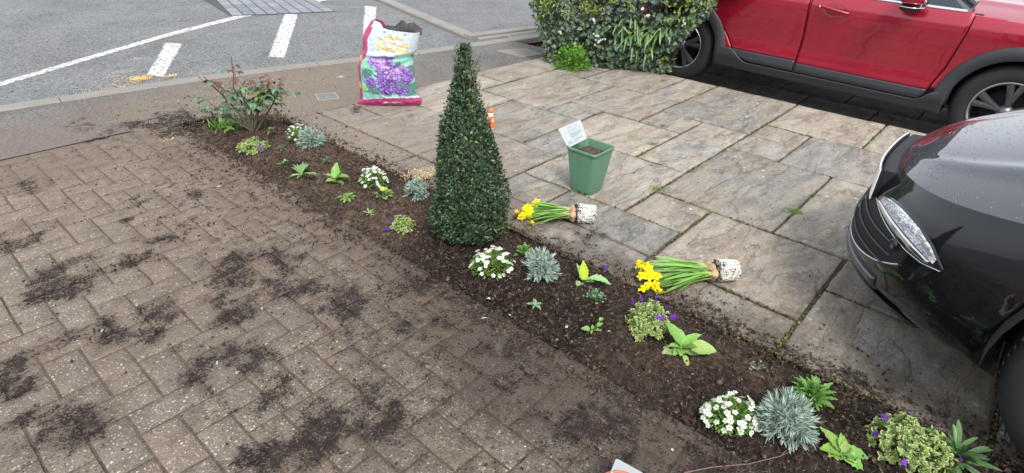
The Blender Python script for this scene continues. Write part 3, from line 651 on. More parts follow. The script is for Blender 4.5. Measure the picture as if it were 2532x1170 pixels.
PURP = [proto(cluster(rp, 3, .0072, (.20, .035, .52)), M['petal'], 'flower') for _ in range(3)]
def white_flowered(px, py, rad, h, label, seed, nf, el=(1, 1), prot=None, rot=0., fol=(.13, .26, .04), nfol=750, cover=.2, cat='plant', ring=False, fsc=1.):
    nf = int(nf * 1.45); fsc *= .88
    r = np.random.default_rng(seed); x, y, z = at(px, py)
    t = thing('white_flowered_plant', label, cat, (x, y, z), rz=rot, group='white flowered rockery plants in the bed')
    fo, st = MB(), MB(); n = nfol; d = sph(n, -.05, r); P = d * np.array([rad * el[0], rad * el[1], h * .68]) * (r.random((n, 1)) ** .4 * .95); P[:, 2] = np.abs(P[:, 2]) + .002
    D = nrm(d + rdir(n, r) * .9 + UP * .3)
    leaves(fo, P, D, UP, r.uniform(.009, .018, n), r.uniform(.0035, .006, n), jit(fol, n, .25, r), curl=r.uniform(0, .5, n), nseg=3, shape='lance')
    d = sph(nf, .10 if not ring else .0, r); 
    tip = d * np.array([rad * el[0], rad * el[1], h]) * r.uniform(.85, 1.08, (nf, 1)); tip[:, 2] = np.maximum(np.abs(tip[:, 2]), .01)
    for k in range(nf): st.tube([tip[k] * np.array([.5, .5, .25]), tip[k] * np.array([.8, .8, .75]), tip[k]], .0008, 4, (.16, .22, .06), cap=False)
    fo.build('foliage', M['leaf'], t, True); st.build('stem', M['leaf'], t, True)
    flowers_on(t, tip, nrm(d + UP * .8 + r.normal(size=(nf, 3)) * .25), prot or WHITE, None, fsc, r); return t
def variegated(px, py, rad, h, label, seed, nf, el=(1, 1), nros=110, fpos=None, rot=0):
    r = np.random.default_rng(seed); x, y, z = at(px, py)
    t = thing('variegated_rock_cress', label, 'plant', (x, y, z), rz=rot, group='cream edged plants with purple flowers in the bed')
    fo, st = MB(), MB(); d = sph(nros, -.02, r); tip = d * np.array([rad * el[0], rad * el[1], h]) * (r.random((nros, 1)) ** .35); tip[:, 2] = np.abs(tip[:, 2]) + .003
    for k in range(0, nros, 2): st.tube([tip[k] * .1, tip[k] * np.array([.6, .6, .5]), tip[k]], .0009, 4, (.24, .28, .12), cap=False)
    m_ = 7; T = np.repeat(tip, m_, 0); N_ = np.repeat(nrm(d + UP * .5), m_, 0); s = nrm(np.cross(N_, rdir(len(T), r))); u = r.random(len(T))
    ang = np.radians(25 + 55 * u)[:, None]; D = N_ * np.cos(ang) + s * np.sin(ang); n = len(T)
    leaves(fo, T - N_ * (u * .012)[:, None], D, N_, r.uniform(.012, .021, n), r.uniform(.0075, .0115, n), jit((.12, .23, .06), n, .2, r), curl=r.uniform(0, .45, n), fold=.25, nseg=4, shape='spoon', edge=jit((.62, .64, .27), n, .12, r), cross=5, wave=.12)
    fo.build('foliage', M['leaf'], t, True); st.build('stem', M['leaf'], t, True)
    if fpos is None: dd = sph(nf, .15, r)
    else: dd = np.array(fpos, float); dd = nrm(dd[:, :1] * np.array([.652, -.758, 0]) + dd[:, 1:2] * np.array([.758, .652, 0]) + dd[:, 2:] * UP); nf = len(dd)
    tip = dd * np.array([rad * el[0], rad * el[1], h]) * r.uniform(1.08, 1.22, (nf, 1))
    flowers_on(t, tip, nrm(dd + UP * .5 + r.normal(size=(nf, 3)) * .3), PURP, None, .95, r)
    
    for q in tip: ss = MB(); ss.tube([q * .5, q * .8, q], .0009, 4, (.15, .12, .12), cap=False); ss.build('flower_stem', M['leaf'], t, True)
    return t
# camera-facing azimuths are not used: everything is placed by its spot in the bed
variegated(628, 374, .088, .062, 'cream and green plant with purple flowers below the rose bush', 11, 7, fpos=[(-1, 1, .6), (-.6, .9, 1), (-.2, .9, 1), (.1, .9, .8), (-1.2, .5, .3), (.9, -.8, .8), (1, -.9, .5), (.4, .8, .9)])
variegated(992, 573, .058, .055, 'small cream and green plant with three purple flower heads left of the conifer', 12, 4, fpos=[(-.2, .8, 1.3), (-.9, .1, .6), (-.9, -.5, .4), (-.7, -.5, .3)], nros=70)
variegated(1600, 822, .080, .105, 'large cream edged plant with purple flowers beside the lying daffodils', 13, 12, nros=190, fpos=[(-1, 1, 1), (-1.1, .8, .8), (0, 1, 1.6), (.9, .5, .8), (1, .3, .7), (1, .1, .6), (.95, -.1, .5), (.9, -.2, .7), (.2, .2, 1.2), (-.4, .6, 1), (.1, -.6, .9), (.3, -.6, .8)])
variegated(2240, 1125, .098, .095, 'broad cream edged plant with scattered purple flowers in the near right corner', 14, 8, nros=230, el=(.9, 1.15), fpos=[(-.9, .6, 1.2), (-1.2, .1, .7), (1, .6, .8), (-.8, -.9, .5), (1.2, -.6, .6), (1.3, -.7, .5), (.4, 1, .8)])
silver_plant(772, 362, .085, .105, 'silver shrublet behind white flowers nearest the rose bush', 21, 80)
white_flowered(740, 352, .070, .085, 'white flowered plant pressed against the silver shrublet by the rose bush', 31, 34, prot=WHITE4, nfol=420)
silver_plant(1032, 492, .066, .095, 'small round silver shrublet just left of the conifer', 22, 62)
silver_plant(1333, 694, .080, .112, 'spiky silver shrublet right of the conifer', 23, 78)
silver_plant(1932, 1070, .088, .125, 'largest silver shrublet at the near end of the bed', 24, 105, el=(1, 1.05))
white_flowered(925, 462, .072, .092, 'dome of white flowers midway between the rose bush and the conifer', 32, 46, prot=WHITE4, cover=.3, nfol=650, fsc=1.25)
white_flowered(1216, 672, .092, .085, 'open white flowered plant at the foot of the conifer', 33, 46, nfol=620, fsc=1.08)
white_flowered(1802, 1042, .080, .085, 'white flowered plant with green eyes beside the largest silver shrublet', 34, 52, nfol=900, fsc=1.02, el=(1.05, .85), rot=-.7)
# --- leafy seedlings: list of leaves (azimuth deg, elevation deg, length, width, curl)
def leafy(name, px, py, label, cat, lst, col, shape='ovate', mat='leaf', edge=None, wave=0., fold=.2, stalk=.0, ht=.0, nseg=8, cross=5, jitter=.08, seed=1, group=None, stemcol=(.14, .2, .06), vein=True):
    r = np.random.default_rng(seed); x, y, z = at(px, py); t = thing(name, label, cat, (x, y, z), group=group)
    st = MB()
    for q in lst:
        az, el, L, Wd, cu = q[:5]; h0 = q[5] if len(q) > 5 else ht; c_ = q[6] if len(q) > 6 else col; sk = q[7] if len(q) > 7 else stalk
        a, e = math.radians(az - 90), math.radians(el); D = np.array([math.cos(a) * math.cos(e), math.sin(a) * math.cos(e), math.sin(e)]); b = np.array([0, 0, h0 + .004]); p = b + D * sk
        U = np.array([-math.cos(a) * math.sin(e), -math.sin(a) * math.sin(e), math.cos(e)])
        mb = MB(); leaves(mb, [p], [D], [U], L, Wd, jit(c_, 1, jitter, r), curl=cu, fold=fold, nseg=nseg, shape=shape, wave=wave, cross=cross, edge=edge)
        V = mb.v[0]; V[:] += (r.normal(size=V.shape) * .0006)
        if vein: # crinkled blade
            V[:, 2] += .0018 * np.sin(np.arange(len(V)) // cross * 2.2) * (np.abs(np.arange(len(V)) % cross - (cross - 1) / 2) > .5)
        V[:, 2] = np.maximum(V[:, 2], topz(V[:, 0] + x, V[:, 1] + y) - z + .004)
        mb.build('leaf', M[mat], t, True)
        if sk > 0 or h0 > .005: st.tube([np.array([0, 0, 0]), b * .8, p + D * .003], .0014, 5, stemcol)
    if st.v: st.build('stem', M['leaf'], t, True)
    return t
LG = (.19, .36, .07); MG = (.13, .27, .05); DG = (.07, .15, .05); YG = (.38, .50, .07); GG = (.19, .30, .15)
# azimuths are given from the street-facing axis of the bed
leafy('foxglove_seedling', 833, 462, 'upright large leaved seedling left of the dome of white flowers', 'seedling',
      [(125, 70, .085, .045, .15, .02, LG), (35, 32, .075, .048, .35, .02, LG), (-145, 38, .065, .032, .4, .02), (60, 60, .05, .03, .2, .02), (20, 18, .05, .03, .3, .0, MG), (-130, 12, .055, .045, .1, .0, (.30, .40, .11)), (-120, -2, .05, .05, .0, .012, (.28, .38, .12)), (10, 8, .05, .022, .2, 0, MG)], LG, seed=3, ht=.02)
leafy('primrose_seedling', 1682, 882, 'pale green large leaved plant in front of the cream edged plant', 'seedling',
      [(168, 38, .095, .052, .22, .03, LG), (60, 42, .075, .036, .30, .03, LG), (150, 30, .05, .03, .3, .02), (-140, 30, .05, .03, .5, .02, (.24, .4, .12)), (-170, 25, .045, .025, .3, .01, MG), (30, 25, .05, .03, .2, .02, MG),
       (36, 6, .085, .075, .10, .012, (.36, .48, .15), .03), (30, 2, .045, .034, .1, .0, (.30, .42, .15), .015), (-40, 4, .05, .02, .6, .0, (.30, .40, .10), .02), (-100, 14, .045, .034, .3, .01, LG), (-130, 4, .06, .045, .1, .0, (.28, .37, .15), .01), (-155, 2, .05, .04, .1, .0, (.30, .38, .17), .012), (-70, 20, .04, .032, .3, .012, LG)], LG, seed=4, fold=.15)
leafy('sage_seedling', 1440, 708, 'sage with one yellow upright leaf beyond the small grey green rosette', 'seedling',
      [(135, 66, .075, .038, .05, .012, (.42, .52, .05)), (170, 60, .070, .028, .15, .01, (.24, .38, .17)), (25, 22, .085, .042, .45, .01, (.26, .42, .18), .028), (30, 30, .04, .022, .3, .01, (.3, .42, .14)), (-90, 5, .032, .034, .1, .0, (.25, .36, .17), .01), (40, 8, .035, .022, .1, .0, (.3, .38, .2), .012)], GG, wave=.10, seed=5, shape='ovate', mat='felt', nseg=12)
leafy('sage_plant', 2076, 1135, 'crinkled rosette of sage leaves between the silver shrublet and the corner plant', 'seedling',
      [(160, 24, .085, .034, .15, .006, (.18, .31, .07)), (120, 38, .055, .026, .25, .01, (.20, .36, .08)), (-150, 12, .062, .046, .2, .004, LG), (-120, 4, .050, .040, .1, .0, (.24, .42, .09)), (35, 14, .075, .048, .35, .004, (.18, .34, .09)), (-15, 8, .065, .046, .25, .0, (.22, .40, .09)), (100, 50, .035, .022, .2, .008, (.26, .36, .1)), (60, 30, .03, .02, .2, .006, MG), (5, 3, .055, .035, .2, 0, DG)], LG, wave=.10, seed=6, mat='felt', nseg=12)
leafy('dusty_rosette', 1323, 765, 'small grey green rosette of five pointed leaves on the bare soil', 'seedling',
      [(140, 25, .036, .015, .1), (60, 20, .032, .013, .1), (-10, 15, .036, .015, .2), (-75, 12, .026, .009, .2), (-150, 12, .038, .015, .15), (110, 60, .02, .01, .1), (-150, 30, .022, .012, .1)], (.20, .29, .16), shape='lance', mat='felt', seed=7, fold=.35)
leafy('dark_sprig', 812, 418, 'small dark grey green sprig above the upright large leaved seedling', 'seedling',
      [(150, 40, .04, .013, .3, .02), (40, 35, .04, .013, .4, .02), (-80, 10, .035, .014, .4, .02), (-130, 20, .04, .013, .4, .02), (0, 20, .03, .012, .5, .02), (90, 60, .025, .012, .2, .02)], (.09, .14, .08), shape='lance', mat='felt', seed=8, ht=.02)
leafy('strap_leaved_clump', 748, 450, 'clump of narrow grey green strap leaves by the dark wet soil', 'plant',
      [(150 + 12 * k, 58 - 2 * k, .085 + .006 * (k % 3), .0105, .55) for k in range(-3, 4)] + [(40 - 9 * k, 40 + 3 * k, .09, .0105, .45) for k in range(5)] + [(-60, 30, .045, .011, .3), (-120, 45, .06, .012, .8), (-150, 40, .07, .011, .9), (90, 70, .07, .012, .3), (100, 60, .08, .010, .4), (30, 22, .09, .010, .15)], (.20, .31, .13), shape='strap', seed=9, fold=.35, nseg=8)
leafy('ragged_leaved_seedling', 860, 495, 'low ragged leaved green seedling in front of the upright large leaved one', 'seedling',
      [(az, el, L, .020, .35) for az, el, L in ((-140, 12, .07), (170, 25, .045), (130, 45, .035), (80, 45, .045), (45, 25, .055), (25, 12, .05), (-20, 15, .05), (-60, 10, .045), (-100, 12, .04), (60, 60, .03))], (.19, .33, .07), shape='lance', wave=.38, seed=10, nseg=12)
leafy('yellow_green_geranium', 948, 498, 'bright yellow green lobed seedling below the dome of white flowers', 'seedling',
      [(az, el, L, L * 1.05, .3, .008, c, sk) for az, el, L, sk, c in ((140, 55, .026, .028, YG), (110, 50, .024, .03, YG), (40, 30, .028, .034, MG), (20, 20, .028, .03, LG), (60, 40, .025, .03, LG), (-20, 15, .024, .03, LG), (-150, 20, .02, .03, MG), (-100, 15, .018, .022, MG), (80, 30, .025, .02, MG))], LG, wave=.22, seed=11, nseg=10)
leafy('pale_grass_seedling', 913, 536, 'tiny pale green tufted seedling in front of the yellow green one', 'seedling',
      [(a * 37 % 360, 15 + (a * 23) % 55, .028 + .003 * (a % 4), .0045, .3) for a in range(17)], (.33, .42, .16), shape='strap', seed=12, nseg=4, cross=3)
leafy('three_leaved_weed', 706, 414, 'tiny weed at the upper edge of the dark wet soil', 'weed', [(140, 30, .02, .012, .2, .01), (30, 25, .022, .012, .2, .01), (-150, 15, .026, .010, .2), (-100, 5, .025, .009, .1, .0, LG, .02)], (.22, .38, .12), seed=13)
def feathery(px, py, label, cat, rad, n, col, seed, lobes=5, ls=.006, name='feathery_seedling'):
    r = np.random.default_rng(seed); x, y, z = at(px, py); t = thing(name, label, cat, (x, y, z)); st, fo = MB(), MB()
    d = sph(n, .15, r); tip = d * rad * r.uniform(.6, 1, (n, 1)) * np.array([1, 1, .85]); tip[:, 2] += .004
    for q in tip: st.tube([q * 0, q * np.array([.5, .5, .7]), q], .0009, 4, np.array(col) * .8, cap=False)
    for k in range(lobes):
        a = (k / (lobes - 1) - .5) * 2.4; N_ = nrm(d + UP * .4); h = nrm(d * np.array([1, 1, .3]) + 1e-3); sd = np.cross(h, N_); D = h * math.cos(a) + sd * math.sin(a)
        leaves(fo, tip, D, N_, ls * r.uniform(.8, 1.3, n), ls * .8, jit(col, n, .15, r), curl=.2, nseg=3, shape='spoon')
    st.build('stem', M['leaf'], t, True); fo.build('foliage', M['leaf'], t, True); return t
feathery(1468, 757, 'blue green feathery seedling below the sage with the yellow leaf', 'seedling', .042, 34, (.17, .32, .16), 41, name='columbine_seedling')
feathery(698, 380, 'small blue green seedling below the silver and white pair', 'seedling', .030, 24, (.15, .25, .14), 42, name='columbine_seedling')
feathery(1868, 925, 'tiny wispy weed near the daffodil end of the dark soil', 'weed', .028, 9, (.22, .31, .18), 43, 3, .007, 'wispy_weed')
leafy('scalloped_seedling', 1462, 828, 'limp seedling with one scalloped round leaf in front of the feathery one', 'seedling',
      [(-150, 6, .030, .030, .1, .0, (.26, .42, .12), .008), (60, 35, .024, .02, .2, .0, LG, .025), (80, 30, .018, .016, .2, .006, LG, .042), (-60, 20, .02, .008, .3), (120, 45, .02, .01, .3, .0, LG, .004), (40, 12, .018, .014, .3, .0, LG, .014)], LG, wave=.18, seed=15, nseg=10)
# leafy bushes
def bushy(px, py, rad, h, n, label, cat, L, Wd, col, seed, name, wave=.25, shape='lance', mat='leaf', el=(1, 1)):
    r = np.random.default_rng(seed); x, y, z = at(px, py); t = thing(name, label, cat, (x, y, z)); fo = MB(); st = MB()
    d = sph(n, .0, r); R_ = r.random((n, 1)) ** .6; P = d * R_ * .62 * np.array([rad * el[0], rad * el[1], h]); P[:, 2] = np.abs(P[:, 2]) + .004
    leaves(fo, P, nrm(d + UP * .25 + rdir(n, r) * .25), nrm(UP + d * .2), L * r.uniform(.7, 1.15, n) * (rad / .06) ** .3, Wd * r.uniform(.8, 1.2, n), jit(col, n, .16, r), curl=r.uniform(.1, .5, n), fold=.25, nseg=7, shape=shape, wave=wave)
    for q in P[::6]: st.tube([q * .05, q * np.array([.5, .5, .6]), q], .0013, 4, (.1, .15, .05), cap=False)
    fo.build('foliage', M[mat], t, True); st.build('stem', M['leaf'], t, True); return t
bushy(1998, 1002, .062, .075, 95, 'bushy mid green plant behind the largest silver shrublet', 'plant', .042, .016, (.13, .27, .055), 51, 'leafy_aster')
bushy(1298, 638, .05, .045, 55, 'low green plant half hidden behind the spiky silver shrublet', 'plant', .028, .015, (.12, .24, .05), 52, 'leafy_weed')
bushy(2345, 1150, .06, .09, 34, 'dark green strappy plant at the right end of the bed', 'plant', .07, .014, (.10, .19, .07), 53, 'strappy_plant', wave=0, shape='strap')
bushy(1255, 560, .03, .03, 20, 'small weed peeping out behind the foot of the conifer', 'weed', .025, .008, (.12, .2, .05), 54, 'small_weed')
# --- clump of young bulb leaves behind the rose
def tuft(px, py, n, L, col, label, cat, seed, name, rad=.02, Wd=.006, group=None, z=None, el=(35, 85)):
    r = np.random.default_rng(seed); x, y = G(px, py); zz = soil_at(x, y) - .002 if z is None else z; o = MB(); a = r.uniform(0, 6.28, n); e = np.radians(r.uniform(*el, n))
    D = np.stack([np.cos(a) * np.cos(e), np.sin(a) * np.cos(e), np.sin(e)], -1); P = np.stack([r.normal(size=n) * rad, r.normal(size=n) * rad, np.zeros(n)], -1)
    leaves(o, P, D, UP, L * r.uniform(.5, 1.1, n), Wd * r.uniform(.7, 1.2, n), jit(col, n, .2, r), curl=r.uniform(.1, .7, n), nseg=4, shape='strap')
    ob = o.build(name, M['leaf'], None, True, (x, y, zz)); tag(ob, label, cat, group); return ob
tuft(556, 322, 60, .10, (.20, .40, .05), 'clump of fresh green grassy leaves at the left of the rose bush', 'grass clump', 61, 'grassy_clump', .035, .006, el=(50, 88))
tuft(612, 318, 30, .09, (.19, .37, .06), 'smaller clump of grassy leaves seen between the rose stems', 'grass clump', 62, 'grassy_clump', .03, .006, el=(50, 88))
# --- rose bush
x, y, z = at(627, 335); t = thing('rose_bush', 'pruned rose bush with reddish young leaves at the far end of the bed', 'rose bush', (x, y, z))
r = np.random.default_rng(71); RT = np.array([.652, -.758, 0]); UPI = np.array([.758, .652, 0])  # right and away, along the ground
canes = [[(.0, 0), (-.10, .09), (-.22, .20)], [(0, 0), (-.06, .12), (-.16, .26), (-.22, .34)], [(0, 0), (-.03, .13), (-.07, .28), (-.05, .45)], [(0, 0), (.02, .12), (-.02, .26), (.03, .33)],
         [(.0, 0), (.05, .12), (.12, .24), (.15, .33)], [(.02, 0), (.09, .11), (.15, .19), (.20, .30)], [(.0, 0), (.03, .10), (.08, .2), (.18, .22)], [(0, 0), (-.12, .12), (-.17, .24)], [(0, 0), (.06, .16), (.05, .3)], [(0, 0), (-.01, .15), (.09, .26), (.24, .23)]]
tips = []
for k, c in enumerate(canes):
    dep = r.uniform(-.06, .06); pts = np.array([RT * a + UPI * dep * (i / (len(c) - 1)) + UP * (b + 0.0) for i, (a, b) in enumerate(c)])
    tt = np.linspace(0, len(pts) - 1, 12); P = np.stack([np.interp(tt, range(len(pts)), pts[:, j]) for j in range(3)], -1); P[1:-1] += r.normal(size=(10, 3)) * .003
    mb = MB(); cc = np.array([(.07, .06, .035) if s < .7 else (.16, .075, .05) for s in np.linspace(0, 1, 12)]); mb.tube(P, np.linspace(.0065, .0028, 12), 7, cc)
    th = P[r.integers(1, 11, 14)] + r.normal(size=(14, 3)) * .002; leaves(mb, th, rdir(14, r), rdir(14, r), .008, .003, (.15, .08, .05), nseg=2)
    mb.build('cane', M['bark'], t, True)
    for q in P[5:]: tips.append(q)
    for j in range(3):
        b = P[r.integers(6, 12)]; e = b + nrm(r.normal(size=3) * np.array([1, 1, .5]) + UP * .5) * r.uniform(.03, .07); tw = MB(); tw.tube([b, (b + e) / 2 + r.normal(size=3) * .004, e], [.0022, .0016, .001], 5, (.13, .10, .045)); tw.build('twig', M['bark'], t, True); tips += [e, e, (b + e) / 2]
tips = np.array(tips); fo = MB(); n = 170; b = tips[r.integers(0, len(tips), n)]; b = b[b[:, 2] > .10]; n = len(b)
for k in range(n):
    a = r.uniform(0, 6.28); D = nrm(np.array([math.cos(a), math.sin(a), r.uniform(-.4, .5)])); red = b[k][2] > .27 and r.random() < .6
    col = (.13, .055, .035) if red else ((.11, .19, .10) if r.random() < .93 else (.16, .22, .06)); S_ = np.cross(D, UP); L0 = r.uniform(.035, .065); fo.tube([b[k], b[k] + D * L0], .0008, 3, (.14, .1, .05), cap=False)
    for (s, dd) in ((.45, S_), (.45, -S_), (.85, S_), (.85, -S_), (1, D)):
        if r.random() < .2: continue
        leaves(fo, [b[k] + D * L0 * s], [nrm(dd + D * .5 - UP * .25)], UP, L0 * r.uniform(.45, .7), L0 * r.uniform(.3, .42), jit(col, 1, .2, r), curl=r.uniform(.1, .5), nseg=5, shape='ovate')
fo.build('foliage', M['gloss'], t, True)
leafy('rose_sucker', 572, 342, 'low leafy sucker hanging at the left foot of the rose bush', 'shoot', [(-60, 20, .05, .03, .4, .03), (150, 25, .045, .028, .3, .03), (-150, 10, .04, .028, .4, .03), (30, 30, .04, .025, .4, .03)], (.14, .24, .06), seed=72, ht=.03)
leafy('rose_sucker', 672, 344, 'short leafy sucker at the right foot of the rose bush', 'shoot', [(60, 40, .035, .022, .3, .03), (150, 35, .035, .022, .3, .03), (-50, 20, .04, .022, .4, .02), (20, 50, .03, .02, .3, .03)], (.17, .21, .06), seed=73, ht=.03)
# --- clipped conifer-shaped evergreen
x, y, z = at(1155, 598); t = thing('clipped_evergreen', 'tall dark green clipped cone shaped evergreen planted in the middle of the bed', 'topiary', (x, y, z))
r = np.random.default_rng(81); ZP = np.array([0, .03, .06, .13, .2, .38, .545, .63, .71, .79, .86, .885]); RP = np.array([.075, .118, .146, .152, .146, .125, .092, .066, .047, .029, .014, .003])
tr = MB(); tr.tube([(0, 0, -.01), (.004, 0, .3), (-.003, .003, .6), (.002, 0, .80)], [.013, .010, .006, .002], 8, (.09, .07, .05)); tr.build('trunk', M['bark'], t, True)
n = 11500; zz = r.uniform(.02, .87, n * 2); keep = r.random(n * 2) < (np.interp(zz, ZP, RP) / .166) * .9 + .07; zz = zz[keep][:n]; n = len(zz); th = r.uniform(0, 6.283, n)
lump = 1 + .26 * (fbm(th * 2.2 + 9, zz * 9, 1, 4, 5) - .5) * 2 + .04 * np.cos(th * 2 + 1)
up = sstep(.5, .75, zz); R_ = np.interp(zz, ZP, RP) * lump * (1 - np.abs(r.normal(size=n)) * (.17 + .45 * up)); R_ = np.maximum(R_, .002); P = np.stack([R_ * np.cos(th), R_ * np.sin(th), zz], -1)
out = np.stack([np.cos(th), np.sin(th), np.full(n, .35)], -1); P[:, 2] *= .955; P[:, :2] += np.array([[.010, -.006]]) * np.sin(zz * 7)[:, None]; zz = zz * .955
tone = .75 + .55 * (fbm(th * 3, zz * 16, 1, 3, 8) - .1)
cl = jit((.036, .072, .032), n, .28, r) * tone[:, None]; yy = r.random(n) < .012; cl[yy] = (.20, .30, .05); g2 = r.random(n) < .14; cl[g2] = jit((.085, .125, .065), g2.sum(), .2, r)
fo = MB(); leaves(fo, P, nrm(out * .6 + rdir(n, r) * .8 + UP * .45), nrm(out + rdir(n, r) * .5), r.uniform(.013, .021, n), r.uniform(.0065, .0105, n), cl, curl=r.uniform(0, .35, n), fold=.2, nseg=3, shape='oval'); foc = fo
tw = MB(); n = 170; zz = np.concatenate([r.uniform(.05, .8, 70), r.uniform(.5, .82, 100)]); th = r.uniform(0, 6.283, n); R_ = np.interp(zz, ZP, RP)
for k in range(n):
    o_ = np.array([math.cos(th[k]), math.sin(th[k]), 0]); a = o_ * R_[k] * .35 + UP * (zz[k] - .06); b = o_ * R_[k] * r.uniform(.85, 1.10) + UP * (zz[k] + r.uniform(.01, .05)); tw.tube([a, (a + b) / 2 + r.normal(size=3) * .004, b], [.0020, .0015, .0009], 4, (.16, .15, .10))
tw.build('twig', M['bark'], t, True)
# sprigs sticking out
sp = foc; n = 36; zz = np.concatenate([r.uniform(.1, .80, 24), r.uniform(.70, .80, 12)]); th = r.uniform(0, 6.283, n); R_ = np.interp(zz, ZP, RP)
for k in range(n):
    o_ = np.array([math.cos(th[k]), math.sin(th[k]), 0]); a = o_ * R_[k] * .9 + UP * zz[k]; D = nrm(o_ * .5 + UP * .9); L0 = r.uniform(.022, .048); sp.tube([a, a + D * L0], .0009, 4, (.14, .16, .08), cap=False)
    q = 8; tt = np.linspace(.1, 1, q); leaves(sp, a + D * (L0 * tt)[:, None], nrm(D * .5 + rdir(q, r)), D, .012, .007, jit((.07, .12, .05), q, .2, r), nseg=3)
foc.build('foliage', M['gloss'], t, True)
